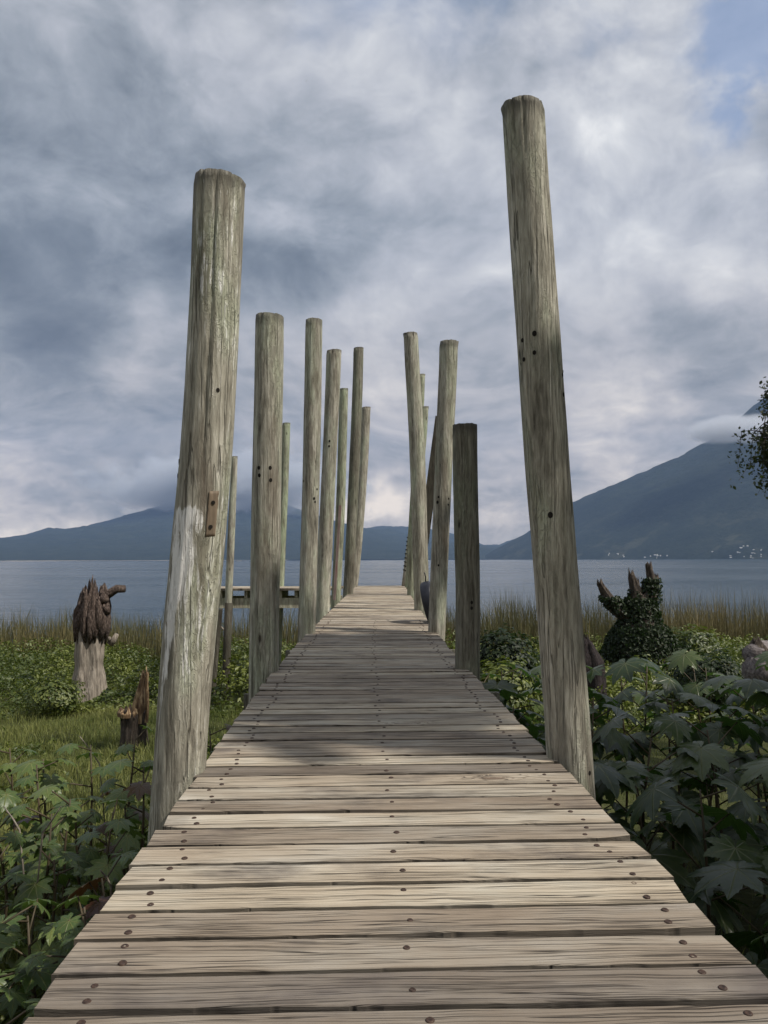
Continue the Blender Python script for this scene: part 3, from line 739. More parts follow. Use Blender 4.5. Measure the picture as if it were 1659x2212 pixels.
def curved_patch(parent, pts, Y, quad, proud, mat, name, thick=.004):
    b = MB(); n = 14; m = 6; vs = []
    for lay in (0, 1):
        for i in range(n + 1):
            for j in range(m + 1):
                u = i / n; w = j / m
                xa = quad[0][0] * (1-u) + quad[3][0] * u; xb = quad[1][0] * (1-u) + quad[2][0] * u
                y = quad[0][1] * (1-u) + quad[3][1] * u + (quad[1][1] - quad[0][1]) * w
                q = at(xa + (xb - xa) * w + 1.2 * mnoise.noise((i * .7, j, 2)), y, Y)
                vs.append(on_post(parent, q, Y, pts, proud - lay * thick * 3) - parent.location)
    W = m + 1; K = (n + 1) * W; fs = []
    for i in range(n):
        for j in range(m): fs.append((i*W + j, (i+1)*W + j, (i+1)*W + j + 1, i*W + j + 1))
    for i in range(n):
        fs.append((i*W, K + i*W, K + (i+1)*W, (i+1)*W)); fs.append((i*W + m, (i+1)*W + m, K + (i+1)*W + m, K + i*W + m))
    for j in range(m):
        fs.append((j, j+1, K + j + 1, K + j)); fs.append((n*W + j, K + n*W + j, K + n*W + j + 1, n*W + j + 1))
    b.add(vs, fs)
    return put(name, b.mesh(name), M[mat], parent)
bp = curved_patch(L1, PTS1, 3.2, [(464, 1066), (481, 1064), (473, 1160), (455, 1161)], .0012, 'brown_wood', 'wood_strip')
bp['label'] = 'dark brown strip of bare wood with two bolt holes'
for hx, hy in ((471.5, 1089), (466, 1140)):
    q = on_post(L1, at(hx, hy, 3.2), 3.2, PTS1, .0025)
    b = MB(); n = 12; R = .008
    b.add([(R*math.cos(2*math.pi*i/n), -.001, R*math.sin(2*math.pi*i/n)) for i in range(n)] + [(R*math.cos(2*math.pi*i/n), .01, R*math.sin(2*math.pi*i/n)) for i in range(n)],
          [tuple(range(n))] + [(i, (i+1) % n, n + (i+1) % n, n+i) for i in range(n)])
    h = put('bolt_hole', b.mesh('bolt_hole', False), M['hole'], bp, q - L1.location + Vector((0, -.002, 0))); h.rotation_euler = (0, 0, rad(25))
# reddish board on the thin post
b = MB(); a0, a1 = at(735, 1092, 13.4), at(722, 1296, 13.4)
d = (a1 - a0); b.box((a0 + a1) / 2 - L5.location, (.10, .045, d.length), d.to_track_quat('Z', 'Y').to_matrix())
put('board', b.mesh('board', False), M['red_board'], L5)

# dark leaning brace between two right posts
b = MB(); a0, a1 = at(914, 1180, 12.6), at(951, 900, 12.6); d = a1 - a0
b.box((0, 0, 0), (.16, .05, d.length), Matrix.Rotation(math.atan2(d.x, d.z), 3, 'Y'))
tag(put('brace_plank', b.mesh('brace_plank', False), M['post_black'], None, (a0 + a1) / 2), 'dark plank slanting between the crooked post and the pale right post', 'plank')
# black-banded pole at the far right end
a0, a1 = at(871, 1275, 18.9), at(885.5, 1150, 18.9); d = a1 - a0
b = MB(); b.tube([Vector((0, 0, -.8 * d.length / 1.4)) * 0, d * .25, d * .6, d], [.055, .052, .05, .045], 10)
pole = tag(put('leaning_pole', b.mesh('leaning_pole'), M['post'], None, a0), 'thin leaning pole wound with black bands at the far right end', 'pole')
for i in range(9):
    u = .34 + i * .07; b = MB(); q = d * u
    b.tube([q - d.normalized() * .022 + Vector((.0, 0, .015)), q + d.normalized() * .022], [.064, .064], 10)
    put('band', b.mesh('band'), M['black'], pole)

# ---------------------------------------------------------------- old tyre hung on the right side
def tyre():
    b = MB(); N = 48; prof = []
    Rm, wdt = .235, .10
    for i in range(18):
        a = 2 * math.pi * i / 18
        pr = Rm + .105 * math.copysign(abs(math.cos(a)) ** .6, math.cos(a)); pz = wdt * math.copysign(abs(math.sin(a)) ** .55, math.sin(a))
        prof.append((pr, pz))
    vs = []; fs = []
    for i in range(N):
        th = 2 * math.pi * i / N; tread = .008 if i % 2 else 0
        for (pr, pz) in prof:
            r = pr - (tread if pr > Rm + .09 else 0); vs.append((pz, r * math.cos(th), r * math.sin(th)))
    n = len(prof)
    for i in range(N):
        for j in range(n): fs.append((i*n + j, ((i+1) % N)*n + j, ((i+1) % N)*n + (j+1) % n, i*n + (j+1) % n))
    b.add(vs, fs); return b.mesh('tyre')
tq = at(931, 1306, 9.5)
ty = tag(put('tyre', tyre(), M['rubber'], None, tq), 'black rubber tyre hanging beside the deck behind the pale right post', 'tyre')
ty.rotation_euler = (rad(4), rad(-14), rad(-10)); ty.scale = (.72, .80, .86)
b = MB(); b.tube([Vector((0, 0, .30)), Vector((.03, .02, .40)), Vector((-.02, .35, .44))], [.012] * 3, 8)
put('rope', b.mesh('rope'), M['black'], ty)

# ---------------------------------------------------------------- side platform at the end
pl = tag(empty('side_platform', (at(560, 1270, 18).x, 18.6, deck_z(18.6))), 'low timber side platform joining the far end of the boardwalk on the left', 'platform')
x0 = at(418, 1270, 17.9).x - pl.location.x; x1 = at(735, 1270, 17.9).x - pl.location.x
yy = -.70; kx = 0
for i in range(9):
    rs = random.Random(900 + i); b = MB()
    vs, fs = plank_mesh(x1 - x0 + rs.uniform(-.05, .02), .148, .055, 300 + i); b.add(vs, fs)
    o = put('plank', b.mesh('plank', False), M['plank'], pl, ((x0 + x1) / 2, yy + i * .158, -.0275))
b = MB(); b.box((0, 0, 0), (x1 - x0 - .04, .07, .23)); put('beam', b.mesh('beam', False), M['beam'], pl, ((x0 + x1) / 2, -.64, -.345))
b = MB(); b.box((0, 0, 0), (x1 - x0 - .04, .07, .23)); put('beam', b.mesh('beam', False), M['beam'], pl, ((x0 + x1) / 2, .55, -.345))
for px in (437, 478, 532, 606, 640, 690):
    b = MB(); b.box((0, 0, 0), (.07, 1.30, .165)); put('joist', b.mesh('joist', False), M['beam'], pl, (at(px, 1285, 18).x - pl.location.x, -.02, -.141))

# ---------------------------------------------------------------- vegetation: masses
def blades(n, px, py, hmin, hmax, wid, lean, name, mat, label, cat, seedv=0, zfun=ground_z, curve=.5):
    r = np.random.default_rng(100 + seedv)
    h = r.uniform(hmin, hmax, n) * (0.6 + 0.8 * vnoise(px * 1.3, py * 1.3, 5)) * (np.where(px > 0, 1.18, .92) if hmax > 1 else 1); a = r.uniform(0, 2*np.pi, n); ln = r.normal(0, lean, n) * h; b = r.uniform(0, 2*np.pi, n)
    z = zfun(px, py) - .03
    dx, dy = np.cos(a) * wid / 2 * r.uniform(.6, 1.3, n), np.sin(a) * wid / 2 * r.uniform(.6, 1.3, n)
    lx, ly = np.cos(b) * ln, np.sin(b) * ln
    V = np.zeros((n, 5, 3))
    for q, s in ((0, -1), (1, 1)):
        V[:, q, 0] = px + s*dx; V[:, q, 1] = py + s*dy; V[:, q, 2] = z
    m = curve
    for q, s in ((2, .75), (3, -.75)):
        V[:, q, 0] = px + s*dx + lx * .35; V[:, q, 1] = py + s*dy + ly * .35; V[:, q, 2] = z + h * .58
    V[:, 4, 0] = px + lx; V[:, 4, 1] = py + ly; V[:, 4, 2] = z + h * (1 - .35 * np.minimum(1, np.abs(ln) / np.maximum(h, .01)))
    base = np.arange(n)[:, None] * 5
    quads = np.concatenate([base + np.array([[0, 1, 2]]), base + np.array([[0, 2, 3]]), base + np.array([[3, 2, 4]])], 0)
    me = np_mesh(name, V.reshape(-1, 3), quads, 3)
    var = np.repeat(np.clip(r.uniform(0, 1, n) * .6 + .9 * (vnoise(px * .5, py * .5, 8) - .2) + .8 * (vnoise(px * 2.1, py * 2.1, 18) - .5), 0, 1.4), 5)
    fattr(me, 'var', var)
    o = put(name, me, M[mat]); tag(o, label, cat, None, 'stuff'); return o
def scatter(n, x0, x1, y0, y1, seed, keep=None):
    r = np.random.default_rng(seed); x = r.uniform(x0, x1, n); y = y0 + (y1 - y0) * r.uniform(0, 1, n)
    if keep is not None:
        k_ = keep(x, y, r); x, y = x[k_], y[k_]
    return x, y
def frus(x, y, m=1.0): return np.abs(x) < .52 * y + m
# grass on the left and under the walkway
gx1, gy1 = scatter(150000, -9, 0.2, 1.0, 17, 1, lambda x, y, r: frus(x, y, .6) & (r.uniform(0, 1, x.size) < np.clip(1.5 - y / 16, .3, 1)) )
blades(gx1.size, gx1, gy1, .07, .26, .009, .45, 'grass', 'grass', 'short sunlit grass growing left of the boardwalk', 'grass', 1)
gx2, gy2 = scatter(16000, 0.2, 8, 1.0, 17, 2, lambda x, y, r: frus(x, y, .6))
blades(gx2.size, gx2, gy2, .06, .20, .009, .5, 'grass', 'grass', 'grass growing in the shade right of the boardwalk', 'grass', 2)
# reeds at the water's edge
def reedkeep(x, y, r):
    d = np.where(x > 0, .95, .6) * (0.35 + 1.1 * vnoise(x * .35, y * .35, 41))
    return frus(x, y, 1.5) & (r.uniform(0, 1, x.size) < d) 
rx, ry = scatter(42000, -19, 19, 25.0, 32.5, 3, reedkeep)
blades(rx.size, rx, ry, .60, 1.9, .021, .20, 'reeds', 'reed', 'tall thin brown reeds along the shore of the lake', 'reeds', 3)
# low leafy ground cover behind
def cover_h(x, y):
    side = np.where(x < 0, .62, .55)
    e = np.clip((y - np.where(x < 0, 15.6 + .8 * np.sin(x * .9), 13.2 + .6*np.sin(x*1.3))) / 2.2, 0, 1) * np.clip((27.2 - y) / 1.8, 0, 1)
    h = side * e * (.35 + 1.25 * vnoise(x * .55, y * .55, 61) + .5 * (vnoise(x * 1.7, y * 1.7, 62) - .5))
    gapd = np.clip((np.abs(x + .1) - .3) / .6, 0.25, 1)
    clear = np.clip(np.hypot((x + 6.95) / .75, np.minimum(0, y - 17.6) / 2.6), 0, 1) ** 2
    return np.maximum(h, 0) * gapd * clear
def leaf_cards(n, px, py, pz, size, name, mat, label, cat, seed, up=.75, kind='stuff', parent=None, nrm=None, var=None):
    r = np.random.default_rng(seed)
    N = r.normal(0, 1, (n, 3)) * (1 - up); N[:, 2] += up
    if nrm is not None: N = N + nrm
    N /= np.linalg.norm(N, axis=1)[:, None]
    T = np.cross(N, r.normal(0, 1, (n, 3))); T /= np.linalg.norm(T, axis=1)[:, None]; B = np.cross(N, T)
    s = (size * r.uniform(.55, 1.35, n))[:, None]
    C = np.stack([px, py, pz], 1)
    V = np.zeros((n, 6, 3))
    V[:, 0] = C - T * s * .5; V[:, 1] = C - T * s * .1 + B * s * .34 + N * s * .10; V[:, 2] = C + T * s * .30 + B * s * .24 + N * s * .08
    V[:, 3] = C + T * s * .62 - N * s * .12; V[:, 4] = C + T * s * .30 - B * s * .24 + N * s * .08; V[:, 5] = C - T * s * .1 - B * s * .34 + N * s * .10
    b_ = np.arange(n)[:, None] * 6
    f = np.concatenate([b_ + np.array([[0, 3, 2, 1]]), b_ + np.array([[0, 5, 4, 3]])], 0)
    me = np_mesh(name, V.reshape(-1, 3), f, 4)
    vv = r.uniform(0, 1, n) if var is None else np.clip(r.uniform(0, .7, n) + var * 1.5, 0, 1.4)
    fattr(me, 'var', np.repeat(vv, 6))
    o = put(name, me, M[mat], parent)
    if kind: tag(o, label, cat, None, kind)
    return o
vx, vy = scatter(170000, -19, 19, 13, 27.5, 5, lambda x, y, r: frus(x, y, 1.2) & (cover_h(x, y) > .03) & (r.uniform(0, 1, x.size) < np.clip(1.45 - (y - 13) / 22, .3, 1)))
r_ = np.random.default_rng(6)
vz = ground_z(vx, vy) + cover_h(vx, vy) * r_.uniform(.25, 1.12, vx.size)
leaf_cards(vx.size, vx, vy, vz, .088, 'ground_cover', 'leaf', 'thick mass of low green creepers covering the shore', 'creepers', 7, .62, var=(vnoise(vx * .8, vy * .8, 71) - .4) * .9)

wx_, wy_ = scatter(150000, -7.5, -.75, 1.4, 13.5, 15, lambda x, y, r: frus(x, y, .5) & (r.uniform(0, 1, x.size) < np.clip(.10 + 1.7 * (vnoise(x * .9, y * .9, 81) - .42) - .05 * np.maximum(0, y - 6), 0, 1) * np.where(y < 6.5, 1, .55)))
rw_ = np.random.default_rng(16)
wz_ = ground_z(wx_, wy_) + rw_.uniform(.03, 1, wx_.size) ** 1.4 * (.22 + .48 * vnoise(wx_ * 1.4, wy_ * 1.4, 83)) * np.clip(1.2 - wy_ * .07, .35, 1)
leaf_cards(wx_.size, wx_, wy_, wz_, .062, 'weeds', 'leaf', 'tangle of low leafy weeds in the grass left of the boardwalk', 'weeds', 17, .55, var=(vnoise(wx_ * 2, wy_ * 2, 85) - .4) * .8)

# ---------------------------------------------------------------- castor plants
def castor_leaf(seed, lobes=8):
    rs = random.Random(seed); b = MB(); vein = []; 
    angs = [rad(a) for a in np.linspace(-148, 148, lobes)]
    vs = []; ve = []
    def addv(x, y, v):
        r = math.hypot(x, y); z = -.30 * r * r - .05 * r
        z += .05 * r * (1 - v) * 1.0 + .015 * math.sin(x * 9 + seed) * r
        vs.append((x, y, z)); ve.append(v); return len(vs) - 1
    c = addv(0, 0, 1.0); fs = []
    Ls = [1.0 * (0.50 + 0.50 * math.cos(a * .50)) * rs.uniform(.93, 1.07) for a in angs]
    dA = angs[1] - angs[0]
    def edge_pt(rr_, ang, v): return addv(rr_ * math.sin(ang), rr_ * math.cos(ang), v)
    val = []
    for i in range(lobes + 1):
        a = angs[0] - dA * .5 if i == 0 else (angs[-1] + dA * .5 if i == lobes else (angs[i-1] + angs[i]) / 2)
        l = (Ls[max(i-1, 0)] + Ls[min(i, lobes-1)]) / 2 * (.60 if 0 < i < lobes else .40)
        val.append(edge_pt(l, a, 0))
    for i, (a, L) in enumerate(zip(angs, Ls)):
        m1 = edge_pt(L * .34, a, 1); m2 = edge_pt(L * .62, a, 1); tip = edge_pt(L, a + rs.uniform(-.03, .03), 1)
        for s, vv in ((-1, val[i]), (1, val[i + 1])):
            e1 = edge_pt(L * .72, a + s * dA * .40, 0); n1 = edge_pt(L * .71, a + s * dA * .33, .1); e2 = edge_pt(L * .83, a + s * dA * .26, 0); n2 = edge_pt(L * .82, a + s * dA * .20, .1); e3 = edge_pt(L * .92, a + s * dA * .11, 0)
            q = [(c, vv, m1), (m1, vv, e1, m2), (m2, e1, n1), (m2, n1, e2), (m2, e2, n2, tip), (n2, e3, tip)]
            fs += [x if s > 0 else tuple(reversed(x)) for x in q]
    b.add(vs, fs); me = b.mesh('leaf'); fattr(me, 'vein', ve); fattr(me, 'var', [rs.uniform(0, .6)] * len(vs))
    return me
LEAFME = {k_: [castor_leaf(s + off) for s in range(4)] for k_, off in (('castor', 0), ('castor_lit', 10), ('castor_red', 20))}
for k_, l_ in LEAFME.items():
    for me in l_: me.materials.append(M[k_])
def castor(x, y, ztop, nleaf, size, mat, label, group, seed, spread=.55, red=0.08):
    rs = random.Random(seed)
    gz = float(ground_z(x, y)); root = tag(empty('castor_plant', (x, y, gz), 0), label, 'plant', group)
    H = ztop - gz; b = MB()
    top = Vector((rs.uniform(-.12, .12), rs.uniform(-.12, .12), H * .92))
    stem = [Vector((0, 0, -.05)), Vector((rs.uniform(-.04, .04), rs.uniform(-.04, .04), H * .35)), Vector((top.x * .6, top.y * .6, H * .68)), top]
    b.tube(stem, [.013, .011, .008, .005], 7)
    def spt(u):
        q = u * 3; i = min(int(q), 2); return stem[i].lerp(stem[i+1], q - i)
    ph = rs.uniform(0, 6.28); leaves = []
    for i in range(nleaf):
        u = .34 + .62 * (i / max(1, nleaf - 1)); p0 = spt(u); az = ph + i * 2.399 + rs.uniform(-.3, .3)
        ln = spread * rs.uniform(.6, 1.1) * (1.05 - .45 * u)
        el = rad(rs.uniform(15, 45))
        dirv = Vector((math.cos(az) * math.cos(el), math.sin(az) * math.cos(el), math.sin(el)))
        p1 = p0 + dirv * ln * .6; p2 = p0 + dirv * ln + Vector((0, 0, -.03 * ln))
        if p2.z > H: p2.z = H - rs.uniform(0, .06); p1.z = min(p1.z, p2.z)
        b.tube([p0, p1, p2], [.006, .0048, .004], 5)
        leaves.append((p2, az, size * rs.uniform(.65, 1.15) * (1.08 - .3 * u)))
    put('stem', b.mesh('stem'), M['stem'], root)
    for p2, az, sz in leaves:
        mk = 'castor_red' if rs.random() < red else mat
        o = put('leaf', LEAFME[mk][rs.randrange(4)], None, root, p2)
        if mk == 'castor_red': o['label'] = 'reddish young leaf'
        tiltd = rad(rs.uniform(6, 38))
        out = Vector((math.cos(az), math.sin(az), 0)); nrm = (Vector((0, 0, 1)) * math.cos(tiltd) + out * math.sin(tiltd)).normalized()
        yv = (out - nrm * out.dot(nrm)).normalized(); xv = yv.cross(nrm).normalized()
        mt = Matrix((xv, yv, nrm)).transposed() @ Matrix.Rotation(rs.uniform(-.5, .5), 3, 'Z')
        o.rotation_euler = mt.to_euler(); o.scale = (sz, sz, sz * rs.uniform(.7, 1.3))
    return root
GR = 'large-leaved castor plants in the shade right of the boardwalk'
GL = 'castor plants in the grass left of the boardwalk'
rightp = []
rr_s = random.Random(91)
for yy_ in np.arange(2.7, 8.2, .52):
    xx_ = .98 + .06 * yy_ * 0
    while xx_ < .56 * yy_ + 1.2:
        far = min(1, (yy_ - 2.7) / 3.0)
        rightp.append((xx_ + rr_s.uniform(-.15, .15), yy_ + rr_s.uniform(-.18, .18), -.55 + .46 * far + rr_s.uniform(-.16, .10) + .05 * min(1, xx_ - 1)))
        xx_ += rr_s.uniform(.60, .84)
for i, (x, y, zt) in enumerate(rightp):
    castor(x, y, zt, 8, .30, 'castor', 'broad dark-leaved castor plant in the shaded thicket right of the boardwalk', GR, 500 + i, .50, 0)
castor(1.18, 2.25, -.16, 6, .22, 'castor', 'castor plant whose big leaf lies against the right edge of the nearest planks', None, 640, .36, 0)
castor(1.32, 1.85, -.26, 5, .22, 'castor', 'lowest castor plant beside the right edge at the near end', None, 641, .36, 0)
leftp = []
ll_s = random.Random(47)
for yy_ in np.arange(2.0, 6.4, .36):
    xx_ = -1.02
    while xx_ > -.54 * yy_ - .35:
        dens = .92 - max(0, (yy_ - 5.0)) * .25
        if ll_s.random() < dens:
            far = min(1, (yy_ - 2.0) / 3.5)
            leftp.append((xx_ + ll_s.uniform(-.12, .12), yy_ + ll_s.uniform(-.18, .18), -.98 + .48 * far + ll_s.uniform(-.18, .12) + .10 * max(0, 1 - abs(xx_ + 1.0)), ll_s.uniform(.10, .14) + .055 * far))
        xx_ -= ll_s.uniform(.30, .48)
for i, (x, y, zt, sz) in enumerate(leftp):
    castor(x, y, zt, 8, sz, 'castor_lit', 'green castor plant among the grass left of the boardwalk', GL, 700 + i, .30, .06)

# ---------------------------------------------------------------- dead stumps, log, shrubs
def trunk_mesh(pts, radii, seg, flute, seed, jag=0.0, nring=40, flare=0.0):
    """fluted broken trunk; the top edge is jagged"""
    P = [Vector(p) for p in pts]; n = len(P); us = np.linspace(0, n - 1, nring); vs = []; fs = []
    hh = []
    for i, u in enumerate(us):
        q = min(int(u), n - 2); t_ = u - q; c = P[q].lerp(P[q+1], t_); r = radii[q] * (1 - t_) + radii[q+1] * t_
        for j in range(seg):
            th = 2*math.pi*j/seg; cx_, sx_ = math.cos(th), math.sin(th)
            k_ = 1 + flute * (abs(math.sin(th * 2.5 + seed)) - .5) + flute * .9 * mnoise.noise((cx_ * 2 + seed, sx_ * 2, c.z * .9)) + .10 * mnoise.noise((cx_ * 5, sx_ * 5 + seed, c.z * 4))
            k_ += flare * max(0, 1 - u / (n - 1) * 4) * (.6 + .6 * mnoise.noise((cx_ * 1.6, sx_ * 1.6, seed)))
            z = c.z
            if i >= nring - 5: z += jag * (i - nring + 5) / 4 * mnoise.noise((cx_ * 3.5 + seed, sx_ * 3.5, 5)) * 1.5
            vs.append((c.x + cx_ * r * k_, c.y + sx_ * r * k_, z))
    for i in range(nring - 1):
        for j in range(seg):
            q = (j+1) % seg; fs.append((i*seg + j, i*seg + q, (i+1)*seg + q, (i+1)*seg + j))
    ctr = P[-1] - Vector((0, 0, jag * .6)); vs.append(tuple(ctr))
    for j in range(seg): fs.append(((nring-1)*seg + j, (nring-1)*seg + (j+1) % seg, len(vs) - 1))
    return vs, fs
def V3(x, y, Y, o): return at(x, y, Y) - o
# tall pale stump on the left
Ys = 18.2; o0 = at(188, 1500, Ys); o0.z = float(ground_z(o0.x, Ys)) - .1
st = tag(empty('dead_stump', o0), 'tall bleached stump with a dark gnarled top and a broken side branch, left shore', 'stump')
p = lambda x, y, dy=0: V3(x, y, Ys, o0) + Vector((0, dy, 0))
b = MB(); b.add(*trunk_mesh([(0, 0, 0), p(190, 1440), p(193, 1400), p(196, 1365), p(199, 1342)], [.37, .30, .28, .275, .26], 40, .30, 3, .1, 40, .25)); put('trunk', b.mesh('trunk'), M['old_wood'], st)
b = MB(); b.add(*trunk_mesh([p(198, 1362), p(200, 1336), p(202, 1312), p(204, 1294), p(205, 1282)], [.27, .31, .30, .27, .22], 48, .40, 9, .40, 36))
sr = random.Random(12)
for i in range(30):                       # broken fibres standing and hanging round the torn top
    an = i * 2 * math.pi / 30 + sr.uniform(-.1, .1); rr_ = sr.uniform(.24, .36)
    yb = sr.uniform(1335, 1392) if i % 3 else sr.uniform(1372, 1400); yt = sr.uniform(1258, 1305)
    ob = p(199, yb) + Vector((math.cos(an) * .29, math.sin(an) * .29, 0)); ot = p(203, yt) + Vector((math.cos(an) * rr_ * .9, math.sin(an) * rr_ * .9, 0))
    om = ob.lerp(ot, .5) + Vector((math.cos(an) * .07, math.sin(an) * .07, 0))
    w_ = sr.uniform(.045, .085)
    b.tube([ob, ob.lerp(om, .5) + Vector((math.cos(an) * .03, math.sin(an) * .03, 0)), om, om.lerp(ot, .6), ot], [w_ * .4, w_, w_ * 1.15, w_ * .8, .008], 6, fn=lambda u, th, q: q * (1 + .5 * mnoise.noise((math.cos(th) * 2 + i, math.sin(th) * 2, u * 6))))
for sx, sy, tx, ty, r in ((170, 1325, 168, 1385, .06), (234, 1312, 241, 1326, .085), (226, 1298, 236, 1284, .10)):
    b.tube([p(sx, sy, -.15), (p(sx, sy, -.2) + p(tx, ty, -.2)) / 2 + Vector((.02, 0, 0)), p(tx, ty, -.18)], [r * 1.2, r, r * .4], 10, fn=lambda u, th, rr: rr * (1 + .5 * mnoise.noise((math.cos(th) * 3, math.sin(th) * 3 + sx, u * 5))))
put('gnarled_top', b.mesh('gnarled_top'), M['red_rot'], st)
b = MB(); b.tube([p(218, 1292), p(238, 1280), p(252, 1272), p(270, 1272)], [.13, .10, .088, .085], 16, fn=lambda u, th, rr: rr * (1 + .28 * mnoise.noise((math.cos(th) * 2, math.sin(th) * 2, u * 4)))); put('broken_branch', b.mesh('broken_branch'), M['red_rot'], st)
b = MB(); b.tube([p(228, 1395, .3), p(236, 1385, .3), p(243, 1372, .3)], [.09, .07, .05], 8); b.tube([p(228, 1392, .3), p(226, 1378, .3)], [.05, .03], 7); put('side_stub', b.mesh('side_stub'), M['old_wood'], st)
# small split stump
Ys = 12.6; o0 = at(292, 1590, Ys); o0.z = float(ground_z(o0.x, Ys)) - .05
st = tag(empty('dead_stump', o0), 'small broken stump with a tall orange splinter, in the grass by the nearest left post', 'stump')
p = lambda x, y, dy=0: V3(x, y, Ys, o0) + Vector((0, dy, 0))
b = MB(); b.add(*trunk_mesh([(0, 0, 0), p(290, 1565), p(288, 1540)], [.20, .19, .20], 32, .2, 5, .12, 22, .2)); put('trunk', b.mesh('trunk'), M['rot_wood'], st)
b = MB(); b.add(*trunk_mesh([p(303, 1560, -.02), p(305, 1520, .0), p(309, 1480, .04), p(313, 1454, .04)], [.10, .10, .062, .045], 22, .45, 8, .10, 30)); put('splinter', b.mesh('splinter'), M['fresh_wood'], st)
b = MB(); b.add(*trunk_mesh([p(284, 1546, -.05), p(284, 1537, -.05), p(286, 1531, -.04)], [.17, .18, .15], 28, .22, 12, .12, 10)); put('broken_rim', b.mesh('broken_rim'), M['fresh_wood'], st)
# ivy stump on the right
Ys = 20.5; o0 = at(1385, 1430, Ys); o0.z = float(ground_z(o0.x, Ys)) - .1
st = tag(empty('ivy_stump', o0), 'broad three-pronged dead stump overgrown with dark ivy on the right shore', 'stump')
p = lambda x, y, dy=0: V3(x, y, Ys, o0) + Vector((0, dy, 0))
b = MB()
limbs = [([(0, 0, 0), p(1385, 1400), p(1383, 1350), p(1382, 1310), p(1384, 1280)], [1.15, .80, .47, .33, .20]),
         ([p(1384, 1345), p(1355, 1335), p(1332, 1318), p(1316, 1296), p(1302, 1272), p(1294, 1257)], [.32, .24, .20, .17, .11, .06]),
         ([p(1376, 1300), p(1372, 1270), p(1366, 1250), p(1363, 1236)], [.20, .14, .10, .055]),
         ([p(1398, 1330), p(1404, 1290), p(1408, 1262), p(1404, 1240), p(1400, 1219)], [.24, .18, .14, .10, .075]),
         ([p(1408, 1270), p(1416, 1250), p(1418, 1244)], [.11, .08, .04]), ([p(1392, 1300), p(1391, 1276), p(1389, 1262)], [.12, .07, .03]), ([p(1372, 1290), p(1376, 1262), p(1378, 1252)], [.10, .06, .025]), ([p(1340, 1320), p(1336, 1300), p(1334, 1292)], [.08, .05, .02])]
for i, (pp, rr_) in enumerate(limbs):
    b.add(*trunk_mesh(pp, rr_, 24, .25, 30 + i, .16, 30))
put('trunk', b.mesh('trunk'), M['rot_wood'], st)
rs = np.random.default_rng(77); C = []; NN = []
def along(pp, rr_, n, cover, push):
    P = np.array([tuple(q) for q in pp]); u = rs.uniform(0, cover, n) * (len(P) - 1); q = np.minimum(u.astype(int), len(P) - 2); t_ = (u - q)[:, None]
    c = P[q] * (1 - t_) + P[q+1] * t_; r = np.interp(u, np.arange(len(P)), rr_) + push * rs.uniform(-.3, 1, n); th = rs.uniform(0, 2*np.pi, n)
    nn = np.stack([np.cos(th), np.sin(th), np.full(n, .25)], 1)
    C.append(c + nn * r[:, None]); NN.append(nn)
along(limbs[0][0], limbs[0][1], 5600, .84, .10); along(limbs[0][0], limbs[0][1], 4800, .42, .12); along(limbs[1][0], limbs[1][1], 1300, .62, .12); along(limbs[3][0], limbs[3][1], 1000, .60, .12); along(limbs[2][0], limbs[2][1], 150, .25, .06); along([p(1375, 1425, -.3), p(1420, 1410, -.3), p(1450, 1402, 0)], [.5, .42, .3], 1500, 1, .2)
C = np.concatenate(C); NN = np.concatenate(NN)
leaf_cards(len(C), C[:, 0], C[:, 1], C[:, 2], .085, 'ivy', 'ivy', None, None, 78, .25, None, st, NN * 1.1)
# log lying at the right edge
Ys = 13.2; o0 = at(1640, 1432, Ys)
lg = tag(empty('fallen_log', o0), 'grey weathered log end lying at the right edge of the photo', 'log')
p = lambda x, y, dy=0: V3(x, y, Ys, o0) + Vector((0, dy, 0))
def logfn(u, th, rr): return rr * (1 + .16 * mnoise.noise((math.cos(th) * 2.2, math.sin(th) * 2.2, u * 1.2)) + .10 * abs(math.sin(th * 4 + u * 2)))
b = MB(); b.tube([p(1618, 1412), p(1660, 1416, .2), p(1760, 1424, .8)], [.13, .20, .22], 30, fn=logfn); put('trunk', b.mesh('trunk'), M['grey_log'], lg)
b = MB(); b.tube([p(1620, 1448, -.1), p(1665, 1448, .05), p(1760, 1452, .6)], [.22, .25, .26], 30, fn=logfn); put('lower_trunk', b.mesh('lower_trunk'), M['grey_log'], lg)
b = MB(); b.add(*trunk_mesh([p(1646, 1412, .1), p(1644, 1398, .1), p(1640, 1384, .1)], [.16, .12, .05], 16, .3, 4, .12, 14)); put('stub', b.mesh('stub'), M['rot_wood'], lg)
# dark stump hidden behind the tallest post
Ys = 14.5; o0 = at(1278, 1460, Ys); o0.z = float(ground_z(o0.x, Ys)) - .05
p = lambda x, y, dy=0: V3(x, y, Ys, o0) + Vector((0, dy, 0))
b = MB(); b.add(*trunk_mesh([(0, 0, 0), p(1278, 1430), p(1272, 1400), p(1268, 1378)], [.26, .20, .11, .05], 26, .45, 14, .22, 26)); tag(put('dead_stump', b.mesh('dead_stump'), M['dark_rot'], None, o0), 'low dark rotten stump just right of the tallest post', 'stump')
